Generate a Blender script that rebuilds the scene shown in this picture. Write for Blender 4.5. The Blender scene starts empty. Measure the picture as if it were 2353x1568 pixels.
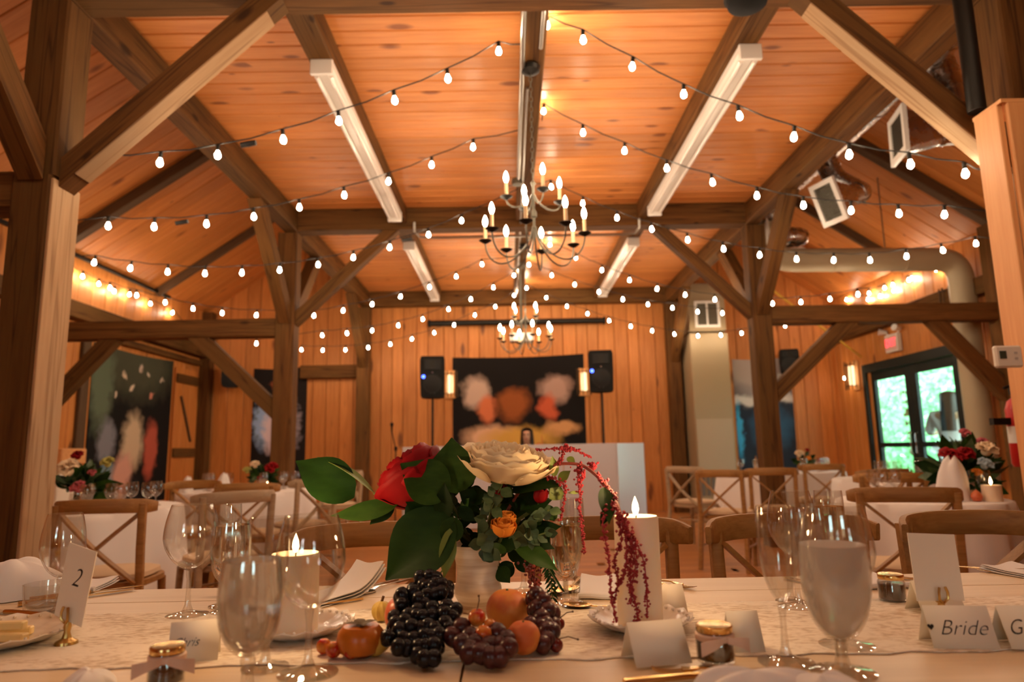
import bpy, math, random
from math import sin, cos, pi, radians, sqrt, atan2
from mathutils import Vector, Matrix
random.seed(7)
S = bpy.context.scene; COL = S.collection
# ---------------------------------------------------------------- camera, world, light, exposure
FPX, CX, CY, CAMZ = 1569.0, 1176.5, 784.0, 1.05
_d = Vector(((1171-CX)/FPX, -(1037-CY)/FPX, -1.0)).normalized()
_u = Vector((-sin(.018), cos(.018), 0)); _z = (_u-_d*_u.dot(_d)).normalized(); _x = _d.cross(_z)
RW = Matrix((_x, _d, _z))                      # camera axes -> world
cam = bpy.data.cameras.new('camera'); camo = bpy.data.objects.new('camera', cam); COL.objects.link(camo)
camo.matrix_world = Matrix.Translation((0, 0, CAMZ)) @ RW.to_4x4()
cam.sensor_width = 36; cam.lens = FPX/2353*36; cam.clip_start = .05; cam.clip_end = 200
cam.dof.use_dof = True; cam.dof.focus_distance = 1.5; cam.dof.aperture_fstop = 3.2; cam.dof.aperture_blades = 9
S.camera = camo
def ray(px, py): return RW @ Vector(((px-CX)/FPX, -(py-CY)/FPX, -1))
def atY(px, py, Y): d = ray(px, py); return Vector((0, 0, CAMZ))+d*(Y/d.y)
def atX(px, py, X): d = ray(px, py); return Vector((0, 0, CAMZ))+d*(X/d.x)
def on(px, py, Z=.76): d = ray(px, py); return Vector((0, 0, CAMZ))+d*((Z-CAMZ)/d.z)

W = bpy.data.worlds.new('sky'); S.world = W; W.use_nodes = True
bg = W.node_tree.nodes['Background']; bg.inputs[0].default_value = (.72, 1.0, .98, 1); bg.inputs[1].default_value = 6.5
WARM = (1, .76, .52)
SET = dict(bulb=120.0, flame=90.0, window=330.0)
S.view_settings.view_transform = 'Standard'; S.view_settings.look = 'None'; S.view_settings.gamma = 1
S.view_settings.use_curve_mapping = False; S.view_settings.exposure = .72
cy = S.cycles
cy.use_denoising = True; cy.denoiser = 'OPENIMAGEDENOISE'; cy.use_light_tree = True
cy.caustics_reflective = False; cy.caustics_refractive = False
cy.use_adaptive_sampling = True; cy.adaptive_threshold = .035; cy.adaptive_min_samples = 20; cy.max_bounces = 8; cy.diffuse_bounces = 4; cy.glossy_bounces = 4; cy.transmission_bounces = 8; cy.transparent_max_bounces = 24
cy.sample_clamp_indirect = 4.0; cy.sample_clamp_direct = 0; cy.blur_glossy = .5
def area(name, loc, rot, sx, sy, power, col):
    l = bpy.data.lights.new(name, 'AREA'); l.shape = 'RECTANGLE'; l.size = sx; l.size_y = sy; l.energy = power; l.color = col
    o = bpy.data.objects.new(name, l); COL.objects.link(o); o.location = loc; o.rotation_euler = rot; return o
for i, wx in enumerate((-1.6, 2.2)):            # fill lamps added outside the two unseen rear windows to light the table
    area('window_daylight', (wx, -4.25, 1.85), (radians(90), 0, pi), 1.0, 1.3, SET['window'], (.92, .95, 1))

# ---------------------------------------------------------------- mesh helpers
class MB:
    def __init__(s): s.v = []; s.f = []; s.sm = []
    def add(s, v, f, sm=True):
        n = len(s.v); s.v += [tuple(p) for p in v]; s.f += [tuple(i+n for i in q) for q in f]; s.sm += [sm]*len(f); return s
    def box(s, a, b, c=0.0):
        x0, y0, z0 = a; x1, y1, z1 = b
        if c <= 0:
            v = [(x, y, z) for z in (z0, z1) for y in (y0, y1) for x in (x0, x1)]
            return s.add(v, [(0, 2, 3, 1), (4, 5, 7, 6), (0, 1, 5, 4), (2, 6, 7, 3), (0, 4, 6, 2), (1, 3, 7, 5)], False)
        xs, ys, zs = (x0, x1), (y0, y1), (z0, z1); v = []; ix = {}
        for i in (0, 1):
            for j in (0, 1):
                for k in (0, 1):
                    P = [xs[i], ys[j], zs[k]]; sg = [1-2*i, 1-2*j, 1-2*k]
                    for ax in range(3):
                        q = [P[m]+(0 if m == ax else sg[m]*c) for m in range(3)]; ix[(i, j, k, ax)] = len(v); v.append(q)
        f = []
        for ax in range(3):
            for e in (0, 1):
                o = [m for m in range(3) if m != ax]; r = []
                for u, w in ((0, 0), (1, 0), (1, 1), (0, 1)):
                    t = [0, 0, 0]; t[ax] = e; t[o[0]] = u; t[o[1]] = w; r.append(ix[(*t, ax)])
                flip = (e == 0) ^ (ax == 1)
                f.append(tuple(reversed(r)) if flip else tuple(r))
        for ax in range(3):
            o = [m for m in range(3) if m != ax]
            for u in (0, 1):
                for w in (0, 1):
                    t0 = [0, 0, 0]; t0[o[0]] = u; t0[o[1]] = w; t1 = list(t0); t1[ax] = 1
                    f.append((ix[(*t0, o[0])], ix[(*t1, o[0])], ix[(*t1, o[1])], ix[(*t0, o[1])]))
        for i in (0, 1):
            for j in (0, 1):
                for k in (0, 1): f.append(tuple(ix[(i, j, k, a)] for a in range(3)))
        return s.add(v, f, False)
    def lathe(s, prof, n=24, o=(0, 0, 0), sq=(1, 1)):
        v = []; f = []; m = len(prof)
        for r, z in prof:
            for i in range(n):
                a = 2*pi*i/n; v.append((o[0]+r*cos(a)*sq[0], o[1]+r*sin(a)*sq[1], o[2]+z))
        for j in range(m-1):
            for i in range(n): f.append((j*n+i, j*n+(i+1) % n, (j+1)*n+(i+1) % n, (j+1)*n+i))
        if prof[0][0] > 1e-5: f.append(tuple(range(n-1, -1, -1)))
        if prof[-1][0] > 1e-5: f.append(tuple((m-1)*n+i for i in range(n)))
        return s.add(v, f)
    def sweep(s, pts, sec, up=(0, 0, 1), sc=None, cap=True, sm=True):
        P = [Vector(p) for p in pts]; n = len(sec); up = Vector(up); v = []; f = []; last = None
        for i, p in enumerate(P):
            t = (P[min(i+1, len(P)-1)]-P[max(i-1, 0)])
            t = t.normalized() if t.length > 1e-9 else Vector((1, 0, 0))
            sd = t.cross(up)
            if sd.length < .05: sd = last if last is not None else t.cross(Vector((0, 1, 0)))
            sd = (sd-t*sd.dot(t)).normalized()
            if last is not None and sd.dot(last) < 0: sd = -sd
            last = sd; u2 = sd.cross(t); k = 1 if sc is None else sc[i]
            for a, b in sec: v.append(p+sd*a*k+u2*b*k)
        for j in range(len(P)-1):
            for i in range(n): f.append((j*n+i, (j+1)*n+i, (j+1)*n+(i+1) % n, j*n+(i+1) % n))
        if cap: f.append(tuple(range(n))); f.append(tuple(len(v)-1-i for i in range(n)))
        return s.add(v, f, sm)
    def tube(s, pts, r, n=8, up=(0, 0, 1), cap=True):
        rs = r if isinstance(r, (list, tuple)) else None; r0 = 1 if rs else r
        return s.sweep(pts, [(r0*cos(2*pi*i/n), r0*sin(2*pi*i/n)) for i in range(n)], up, rs, cap)
    def ball(s, c, r, nu=12, nv=8, jit=0):
        if not isinstance(r, (list, tuple)): r = (r, r, r)
        v = [(c[0], c[1], c[2]-r[2])]
        for j in range(1, nv):
            b = -pi/2+pi*j/nv
            for i in range(nu):
                a = 2*pi*i/nu; k = 1+random.uniform(-jit, jit)
                v.append((c[0]+r[0]*cos(a)*cos(b)*k, c[1]+r[1]*sin(a)*cos(b)*k, c[2]+r[2]*sin(b)*k))
        v.append((c[0], c[1], c[2]+r[2])); f = []
        for i in range(nu): f.append((0, 1+(i+1) % nu, 1+i))
        for j in range(nv-2):
            for i in range(nu): f.append((1+j*nu+i, 1+j*nu+(i+1) % nu, 1+(j+1)*nu+(i+1) % nu, 1+(j+1)*nu+i))
        L = len(v)-1
        for i in range(nu): f.append((L, 1+(nv-2)*nu+i, 1+(nv-2)*nu+(i+1) % nu))
        return s.add(v, f)
    def sheet(s, fn, nu, nv, th=0.0):
        v = [Vector(fn(i/nu, j/nv)) for j in range(nv+1) for i in range(nu+1)]; w = nu+1
        f = [(j*w+i, j*w+i+1, (j+1)*w+i+1, (j+1)*w+i) for j in range(nv) for i in range(nu)]
        if th:
            nm = [Vector() for _ in v]
            for q in f:
                n = (v[q[1]]-v[q[0]]).cross(v[q[3]]-v[q[0]])+(v[q[3]]-v[q[2]]).cross(v[q[1]]-v[q[2]])
                for i in q: nm[i] += n
            N = len(v); v2 = [p-(n.normalized() if n.length > 1e-12 else n)*th for p, n in zip(v, nm)]
            f = f+[tuple(N+i for i in reversed(q)) for q in f]
            ed = [i for i in range(w)]+[j*w+nu for j in range(1, nv+1)]+[nv*w+i for i in range(nu-1, -1, -1)]+[j*w for j in range(nv-1, 0, -1)]
            for a, b in zip(ed, ed[1:]+ed[:1]): f.append((b, a, N+a, N+b))
            v = v+v2
        return s.add(v, f)
    def mesh(s, name, mat=None, ang=40):
        me = bpy.data.meshes.new(name); me.from_pydata(s.v, [], s.f); me.update()
        me.polygons.foreach_set('use_smooth', s.sm)
        if any(s.sm) and ang: me.set_sharp_from_angle(angle=radians(ang))
        if mat: me.materials.append(mat)
        return me
def obj(name, mb, mat=None, parent=None, loc=None, rot=None, mw=None, ang=40):
    me = mb.mesh(name, mat, ang) if isinstance(mb, MB) else mb
    o = bpy.data.objects.new(name, me); COL.objects.link(o)
    if parent is not None: o.parent = parent
    if mw is not None: o.matrix_basis = mw
    if loc is not None: o.location = loc
    if rot is not None: o.rotation_euler = rot
    return o
def tag(o, label=None, cat=None, group=None, kind=None):
    if label: o['label'] = label
    if cat: o['category'] = cat
    if group: o['group'] = group
    if kind: o['kind'] = kind
    return o
def thing(name, label, cat, loc=(0, 0, 0), rz=0.0, group=None):
    o = bpy.data.objects.new(name, None); COL.objects.link(o); o.location = loc; o.rotation_euler = (0, 0, rz); o.empty_display_size = .05
    return tag(o, label, cat, group)
def dup(root, loc, rz=None, label=None, group=None):
    r = root.copy(); COL.objects.link(r); r.location = loc
    if rz is not None: r.rotation_euler = (0, 0, rz)
    if label: r['label'] = label
    if group: r['group'] = group
    for ch in root.children:
        c = ch.copy(); COL.objects.link(c); c.parent = r
        for g in ch.children:
            d = g.copy(); COL.objects.link(d); d.parent = c
    return r
def axes(o, x, up=(0, 0, 1)):
    x = Vector(x).normalized(); up = Vector(up); y = up.cross(x)
    if y.length < 1e-4: y = Vector((0, 1, 0)).cross(x)
    y.normalize(); z = x.cross(y)
    m = Matrix((x, y, z)).transposed().to_4x4(); m.translation = o; return m
_bc = {}
def board_mesh(L, w, t, c, mat):
    k = (round(L, 3), round(w, 3), round(t, 3), c, mat.name)
    if k not in _bc:
        a, b = w/2, t/2
        sec = [(-a, -b+c), (-a, b-c), (-a+c, b), (a-c, b), (a, b-c), (a, -b+c), (a-c, -b), (-a+c, -b)]
        _bc[k] = MB().sweep([(-L/2, 0, 0), (L/2, 0, 0)], sec, sm=False).mesh('board', mat, 0)
    return _bc[k]
def beam(name, p0, p1, w, t, mat, up=(0, 0, 1), c=.008, parent=None):
    """a timber of width w and height t between two points, grain along its own X"""
    p0, p1 = Vector(p0), Vector(p1)
    return obj(name, board_mesh((p1-p0).length, w, t, c, mat), parent=parent, mw=axes((p0+p1)/2, p1-p0, up))
# ---------------------------------------------------------------- materials
def mat(name, col=(.5, .5, .5), rough=.5, metal=0.0, spec=.4, **kw):
    m = bpy.data.materials.new(name); m.use_nodes = True; b = m.node_tree.nodes['Principled BSDF']
    b.inputs['Base Color'].default_value = (*col, 1); b.inputs['Roughness'].default_value = rough
    b.inputs['Metallic'].default_value = metal; b.inputs['Specular IOR Level'].default_value = spec
    for k, v in kw.items():
        b.inputs[k.replace('_', ' ')].default_value = v
    return m
class N:
    def __init__(s, m): s.t = m.node_tree; s.b = s.t.nodes.get('Principled BSDF'); s.out = s.t.nodes['Material Output']
    def n(s, ty, **kw):
        x = s.t.nodes.new(ty)
        for k, v in kw.items():
            if k[0] == 'i' and k[1:].isdigit(): s.put(x.inputs[int(k[1:])], v)
            elif k in x.inputs.keys(): s.put(x.inputs[k], v)
            else: setattr(x, k, v)
        return x
    def put(s, sock, v):
        if isinstance(v, bpy.types.NodeSocket): s.t.links.new(v, sock)
        elif isinstance(v, bpy.types.Node): s.t.links.new(v.outputs[0], sock)
        else: sock.default_value = v
    def ramp(s, fac, stops):
        r = s.n('ShaderNodeValToRGB'); e = r.color_ramp.elements
        while len(e) < len(stops): e.new(.5)
        for q, (p, c) in zip(e, stops): q.position = p; q.color = (*c, 1) if len(c) == 3 else c
        s.put(r.inputs[0], fac); return r
    def mix(s, fac, a, b, bt='MIX'):
        m = s.n('ShaderNodeMix', data_type='RGBA', blend_type=bt); s.put(m.inputs[0], fac)
        for k, c in ((6, a), (7, b)):
            s.put(m.inputs[k], (*c, 1) if isinstance(c, tuple) and len(c) == 3 else c)
        return m.outputs[2]
    def math(s, op, a, b=0.0, c=0.0):
        m = s.n('ShaderNodeMath', operation=op); s.put(m.inputs[0], a); s.put(m.inputs[1], b); s.put(m.inputs[2], c); return m.outputs[0]
    def coord(s, scale=(1, 1, 1), rnd=False, kind='Object'):
        tc = s.n('ShaderNodeTexCoord'); v = tc.outputs[kind]
        if rnd:
            oi = s.n('ShaderNodeObjectInfo'); cb = s.n('ShaderNodeCombineXYZ'); s.put(cb.inputs[0], s.math('MULTIPLY', oi.outputs['Random'], 37.0)); s.put(cb.inputs[1], s.math('MULTIPLY', oi.outputs['Random'], 91.0)); s.put(cb.inputs[2], s.math('MULTIPLY', oi.outputs['Random'], 13.0))
            va = s.n('ShaderNodeVectorMath', operation='ADD'); s.put(va.inputs[0], v); s.put(va.inputs[1], cb); v = va.outputs[0]; s.rnd = oi.outputs['Random']
        mp = s.n('ShaderNodeMapping'); s.put(mp.inputs[0], v); mp.inputs['Scale'].default_value = scale; return mp.outputs[0]
    def noise(s, v, scale=1.0, detail=3.0, rough=.55): return s.n('ShaderNodeTexNoise', Vector=v, Scale=scale, Detail=detail, Roughness=rough).outputs[0]
    def bump(s, h, strength=.2, dist=.01):
        b = s.n('ShaderNodeBump'); b.inputs['Strength'].default_value = strength; b.inputs['Distance'].default_value = dist; s.put(b.inputs['Height'], h); s.put(s.b.inputs['Normal'], b.outputs[0])
def wood(name, c1, c2, knot=(.12, .05, .02), rough=.55, ks=.16, var=.3, bump=.15, grain=11, spec=.35, weather=None, kd=(1.6, 6, 6)):
    m = mat(name, c1, rough, spec=spec); k = N(m)
    v = k.coord((.8, grain, grain), True); g = k.noise(v, 2.2, 5); fine = k.noise(k.coord((2.5, 70, 70), True), 1.5, 2)
    f = k.math('MULTIPLY_ADD', fine, .45, k.math('MULTIPLY', g, .68))
    c = k.ramp(f, [(.3, c2), (.72, c1)]).outputs[0]
    if weather:
        c = k.mix(k.ramp(k.noise(k.coord((.7, 2, 2), True), 1.2, 3), [(.42, (0, 0, 0)), (.68, (1, 1, 1))]).outputs[0], c, weather)
        ck = k.ramp(k.noise(k.coord((.45, 13, 13), True), 1.0, 2), [(.47, (0, 0, 0)), (.5, (.75, .75, .75)), (.53, (0, 0, 0))]).outputs[0]
        c = k.mix(ck, c, knot)
        c = k.mix(k.math('MULTIPLY', k.noise(k.coord((5, 40, 40), True), 1.5, 4), .5), c, c2)
    if ks:
        vo = k.n('ShaderNodeTexVoronoi', Vector=k.coord(kd, True), Scale=1.0); vo.inputs['Randomness'].default_value = 1
        sep = k.n('ShaderNodeSeparateColor'); k.put(sep.inputs[0], vo.outputs['Color'])
        rad = k.math('MULTIPLY', k.math('POWER', sep.outputs[0], 2.0), ks*1.6)
        kn = k.math('SUBTRACT', 1.0, k.math('DIVIDE', vo.outputs['Distance'], k.math('ADD', rad, .001))); kn = k.math('MULTIPLY', k.math('MAXIMUM', kn, 0.0), 1.7)
        c = k.mix(k.math('MINIMUM', kn, .85), c, knot)
    b = k.math('MULTIPLY_ADD', k.rnd, var, 1-var/2)
    vm = k.n('ShaderNodeVectorMath', operation='SCALE'); k.put(vm.inputs[0], c); k.put(vm.inputs['Scale'], b)
    k.put(k.b.inputs['Base Color'], vm.outputs[0])
    if bump: k.bump(f, bump, .004)
    return m
PINE = wood('pine_boards', (.80, .335, .10), (.62, .215, .05), (.25, .07, .02), .42, .2, .22, kd=(3.0, 7.5, 7.5))
PINE3 = wood('aisle_pine', (.70, .275, .07), (.52, .17, .035), (.2, .055, .015), .45, .17, .24, kd=(2, 5, 5))
PINE2 = wood('wall_pine', (.68, .265, .066), (.45, .145, .027), (.16, .05, .015), .5, .19, .26, kd=(1.5, 5, 5))
TIMBER = wood('brown_timber', (.215, .094, .024), (.08, .032, .008), (.03, .012, .005), .75, .11, .3, .35, 7, spec=.2, weather=(.145, .074, .02), kd=(2, 5, 5))
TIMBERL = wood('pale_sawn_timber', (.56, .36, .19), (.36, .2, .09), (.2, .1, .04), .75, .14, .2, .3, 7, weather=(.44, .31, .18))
NEWPINE = wood('new_pine', (.78, .40, .16), (.66, .29, .1), (.25, .09, .03), .5, .17, .15)
DARKT = wood('dark_timber', (.13, .075, .035), (.06, .035, .018), (.03, .02, .01), .75, .1, .2)
FLOORW = wood('floor_wood', (.5, .22, .07), (.34, .13, .04), (.2, .08, .03), .35, .0, .3, .05)
TABLEW = wood('whitewashed_planks', (.78, .61, .40), (.67, .50, .31), (.4, .25, .11), .38, .12, .1, .1, 9)
CHAIRW = wood('oak_chair_wood', (.40, .205, .06), (.23, .105, .028), (.1, .05, .02), .5, .06, .2, .25, 16)
PALECH = wood('grey_oak', (.46, .35, .22), (.33, .23, .13), (.15, .1, .05), .5, .06, .2, .25, 16)  # paler chair oak: light on the far pale chairs put into its colour
BLACK = mat('black_plastic', (.010, .010, .010), .7, spec=.15)
BLACKM = mat('black_iron', (.02, .018, .015), .5, .6)
IRON = mat('grey_iron', (.13, .12, .09), .45, .6)
STEEL = mat('galvanised_steel', (.55, .55, .55), .22, 1.0)
_k = N(STEEL); _k.put(_k.b.inputs['Roughness'], _k.ramp(_k.noise(_k.coord((3, 3, 3)), 4, 3), [(.3, (.15,)*3), (.7, (.38,)*3)]).outputs[0]); _k.bump(_k.noise(_k.coord((1, 1, 1)), 9, 2), .12, .02)
CONDUIT = mat('conduit', (.36, .34, .3), .3, .9)
TAN = mat('tan_painted_metal', (.47, .38, .24), .5)
WHITE = mat('white_enamel', (.82, .79, .74), .25, spec=.5)
CREAMP = mat('cream_plastic', (.8, .74, .62), .4)
GOLD = mat('gold_metal', (.75, .5, .2), .2, 1.0)
BRASS = mat('brass', (.55, .36, .12), .3, 1.0)
SILVER = mat('silver', (.75, .73, .7), .15, 1.0)
LINEN = mat('white_linen', (.80, .77, .74), .85, spec=.1); _k = N(LINEN); _k.bump(_k.noise(_k.coord((1, 1, 1)), 220, 2), .15, .001)
PAPER = mat('cream_card', (.86, .79, .66), .8, spec=.1)
INK = mat('black_ink', (.015, .012, .01), .7)
CUSH = mat('beige_cushion', (.66, .5, .33), .9, spec=.1)
WAX = mat('ivory_wax', (.93, .78, .58), .45, Subsurface_Weight=.25); N(WAX).b.inputs['Subsurface Radius'].default_value = (.02, .01, .004)
CERAMIC = mat('white_glaze', (.82, .74, .62), .22, spec=.5); _k = N(CERAMIC)
_k.put(_k.b.inputs['Base Color'], _k.ramp(_k.noise(_k.coord((3, 3, 40)), 2, 3), [(.35, (.62, .5, .36)), (.6, (.84, .76, .64))]).outputs[0])
def emit(name, col, s, cut=False):
    m = bpy.data.materials.new(name); m.use_nodes = True; k = N(m); k.t.nodes.remove(k.b)
    e = k.n('ShaderNodeEmission'); e.inputs[0].default_value = (*col, 1); e.inputs[1].default_value = s; k.put(k.out.inputs[0], e.outputs[0])
    return m
BULB = emit('lit_bulb', WARM, SET['bulb']); FLAME = emit('lit_flame_bulb', WARM, SET['flame'])
CFLAME = emit('candle_flame', (1, .62, .28), 14)
def thin_glass(name, tint=(1, 1, 1), f0=.04, gain=1.0, rough=.0):
    """a thin wall of glass: clear straight through, mirror-like by Fresnel"""
    m = bpy.data.materials.new(name); m.use_nodes = True; k = N(m); k.t.nodes.remove(k.b)
    t = k.n('ShaderNodeBsdfTransparent'); t.inputs[0].default_value = (*tint, 1)
    g = k.n('ShaderNodeBsdfGlossy'); g.inputs['Roughness'].default_value = rough
    lw = k.n('ShaderNodeLayerWeight'); lw.inputs['Blend'].default_value = .5
    fac = k.math('MULTIPLY_ADD', k.math('POWER', lw.outputs['Facing'], 4.0), .75*gain, f0)
    mx = k.n('ShaderNodeMixShader'); k.put(mx.inputs[0], fac); k.put(mx.inputs[1], t.outputs[0]); k.put(mx.inputs[2], g.outputs[0]); k.put(k.out.inputs[0], mx.outputs[0]); return m
GLASS = thin_glass('clear_glass', (.97, .97, .96), .095, 1.15)
PANE = thin_glass('window_glass', (.93, .97, .97), .05, .6)
def glassy(name, col=(1, 1, 1), ior=1.45, rough=0.0):
    m = bpy.data.materials.new(name); m.use_nodes = True; k = N(m); k.t.nodes.remove(k.b)
    g = k.n('ShaderNodeBsdfGlass'); g.inputs['Color'].default_value = (*col, 1); g.inputs['IOR'].default_value = ior; g.inputs['Roughness'].default_value = rough
    k.put(k.out.inputs[0], g.outputs[0]); return m
SOLIDG = thin_glass('stem_glass', (.95, .94, .92), .16, 1.0); WATER = glassy('water', (.98, .97, .95), 1.33)
def cloudy(name, amount, rough):
    m = bpy.data.materials.new(name); m.use_nodes = True; k = N(m); k.t.nodes.remove(k.b)
    g = k.n('ShaderNodeBsdfGlass'); g.inputs['IOR'].default_value = 1.33; g.inputs['Roughness'].default_value = rough
    d = k.n('ShaderNodeBsdfDiffuse'); d.inputs[0].default_value = (.95, .92, .9, 1); t = k.n('ShaderNodeBsdfTranslucent'); t.inputs[0].default_value = (.95, .92, .9, 1)
    a = k.n('ShaderNodeMixShader'); a.inputs[0].default_value = .55; k.put(a.inputs[1], d.outputs[0]); k.put(a.inputs[2], t.outputs[0])
    b = k.n('ShaderNodeMixShader'); b.inputs[0].default_value = amount; k.put(b.inputs[1], g.outputs[0]); k.put(b.inputs[2], a.outputs[0]); k.put(k.out.inputs[0], b.outputs[0]); return m
ICEW = cloudy('cloudy_cold_water', .6, .15)
MISTW = cloudy('misted_water', .25, .04)
WINE = glassy('champagne', (.98, .9, .74), 1.33)
# ---------------------------------------------------------------- the shell
XL, XR, YF, YB = -5.25, 5.65, 11.75, -4.0
PL, PR = (-2.565, -2.35), (2.72, 2.935)          # the two post lines
ROWS = (3.38, 7.40, 11.45); EAVE, SL = 3.52, .675; CZ = 3.80
def roofz(X): return EAVE+SL*((X-XL) if X < 0 else (XR-X))
def struct(name, mb, m, ang=0): return tag(obj(name, mb, m, ang=ang), kind='structure')
BACK = mat('board_backing', (.12, .055, .02), .8)
fl = struct('floor', MB().box((XL-.2, YB-.2, -.12), (XR+.2, YF+.2, -.022)), BACK)
y = 2.0; i = 0
while y < YF-.08:
    cutx = random.uniform(-3, 3)
    for a, b in ((XL, cutx), (cutx, XR)):
        obj('floor_plank', board_mesh(round((b-a)*4)/4, .146, .022, .002, FLOORW), None, fl, mw=axes(((a+b)/2, y+.075, -.011), (1, 0, 0)))
    y += .15
struct('floor_near', MB().box((XL, YB, -.022), (XR, 2.0, 0)), FLOORW)
ce = struct('ceiling', MB().box((PL[0], YB, CZ+.022), (PR[1], YF, CZ+.1)), BACK)
bl = [board_mesh(PR[1]-PL[0], .151, .022, .009, PINE)]
y = 3.5
while y < YF-.05:
    obj('ceiling_board', bl[0], None, ce, mw=axes(((PL[0]+PR[1])/2+random.uniform(-.004, .004), y+.077, CZ+.011+random.uniform(-.0015, .0015)), (1, 0, 0)))
    y += .155
struct('ceiling_near', MB().box((PL[0], YB, CZ), (PR[1], 3.5, CZ+.022)), PINE)
for side in ('left', 'right'):
    xo, xi = (XL, PL[0]) if side == 'left' else (XR, PR[1]); zi = roofz(xi)
    nv = Vector((-SL, 0, 1)).normalized() if side == 'left' else Vector((SL, 0, 1)).normalized()
    A, B = Vector((xo, 0, EAVE)), Vector((xi, 0, zi)); up = nv*.12
    mb = MB(); q = [A+nv*.022, B+nv*.022, B+up, A+up]
    v = [p+Vector((0, yy, 0)) for yy in (YB, YF) for p in q]
    mb.add(v, [(0, 1, 2, 3), (7, 6, 5, 4), (0, 4, 5, 1), (1, 5, 6, 2), (2, 6, 7, 3), (3, 7, 4, 0)], False)
    cs = struct('ceiling_'+side, mb, BACK); L = (B-A).length
    y = 3.2
    while y < YF:
        w = random.choice((.22, .25, .28)); w = min(w, YF-y)
        obj('ceiling_board', board_mesh(L, w-.006, .02, .007, PINE3), None, cs, mw=axes((A+B)/2+nv*(.011+random.uniform(-.002, .002))+Vector((0, y+w/2, 0)), B-A, nv))
        y += w
    mb = MB(); q = [A, B, B+up, A+up]; v = [p+Vector((0, yy, 0)) for yy in (YB, 3.2) for p in q]
    mb.add(v, [(3, 2, 1, 0), (4, 5, 6, 7), (1, 5, 4, 0), (2, 6, 5, 1), (3, 7, 6, 2), (0, 4, 7, 3)], False)
    struct('ceiling_near_'+side, mb, PINE)
    struct('wall_loft_'+side, MB().box((min(xi, xi+(.05 if xi < 0 else -.05)), YB, CZ+.1), (max(xi, xi+(.05 if xi < 0 else -.05)), YF, zi+.1)), BACK)
# far wall of vertical pine boards, stopping at the roof slope
wf = struct('wall_far', MB().box((XL-.2, YF, 0), (XR+.2, YF+.15, 5.6)), BACK)
x = XL
while x < XR-.02:
    w = min(random.choice((.19, .235, .28, .235)), XR-x); xc = x+w/2
    h = 3.8 if PL[0] < xc < PR[1] else max(roofz(x), roofz(x+w))
    h = round(h*50)/50
    obj('wall_board', board_mesh(h, w-.007, .022, .007, PINE2), None, wf, mw=axes((xc, YF-.011-random.uniform(0, .003), h/2), (0, 0, 1), (0, -1, 0)))
    x += w
DY0, DY1, DZ = 8.44, 10.66, 2.22               # the glazed double door in the right wall
def side_wall(side):
    xo = XL if side == 'left' else XR; s = 1 if side == 'left' else -1; a, b = sorted((xo, xo-s*.15)); mb = MB()
    if side == 'left': mb.box((a, YB, 0), (b, YF, EAVE+.1))
    else:
        mb.box((a, YB, 0), (b, DY0, EAVE+.1)); mb.box((a, DY1, 0), (b, YF, EAVE+.1)); mb.box((a, DY0, DZ), (b, DY1, EAVE+.1))
    wl = struct('wall_'+side, mb, BACK); y = 5.0
    while y < YF-.02:
        w = min(random.choice((.19, .235, .28)), YF-y); z0 = 0
        if side == 'right' and DY0-.2 < y+w/2 < DY1+.0: z0 = DZ+.02
        obj('wall_board', board_mesh(round((EAVE-z0)*50)/50, w-.007, .022, .007, PINE2), None, wl, mw=axes((xo+s*.011, y+w/2, (EAVE+z0)/2), (0, 0, 1), (s, 0, 0)))
        y += w
    struct('wall_near_'+side, MB().box((min(xo, xo+s*.02), YB, 0), (max(xo, xo+s*.02), 5.0, EAVE)), PINE2)
side_wall('left'); side_wall('right')
# rear wall behind the camera, with two unseen windows added for fill light
mb = MB(); xs = [XL]
for wx in (-1.6, 2.2): xs += [wx-.5, wx+.5]
xs.append(XR)
for k in range(0, 6, 2): mb.box((xs[k], YB-.15, 0), (xs[k+1], YB, 5.6))
for k in range(1, 5, 2): mb.box((xs[k], YB-.15, 0), (xs[k+1], YB, 1.2)); mb.box((xs[k], YB-.15, 2.5), (xs[k+1], YB, 5.6))
struct('wall_rear', mb, PINE2)
for k, wx in enumerate((-1.6, 2.2)):
    w = struct('window_%d' % (k+1), MB().box((wx-.52, YB-.1, 1.16), (wx+.52, YB+.03, 1.2)).box((wx-.52, YB-.1, 2.5), (wx+.52, YB+.03, 2.54)).box((wx-.52, YB-.1, 1.2), (wx-.47, YB+.03, 2.5)).box((wx+.47, YB-.1, 1.2), (wx+.52, YB+.03, 2.5)), WHITE)
    obj('mullion', MB().box((wx-.02, YB-.08, 1.2), (wx+.02, YB-.04, 2.5)).box((wx-.47, YB-.08, 1.84), (wx+.47, YB-.04, 1.87)), WHITE, w)
    obj('pane', MB().box((wx-.47, YB-.065, 1.2), (wx+.47, YB-.06, 2.5)), PANE, w)
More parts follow.
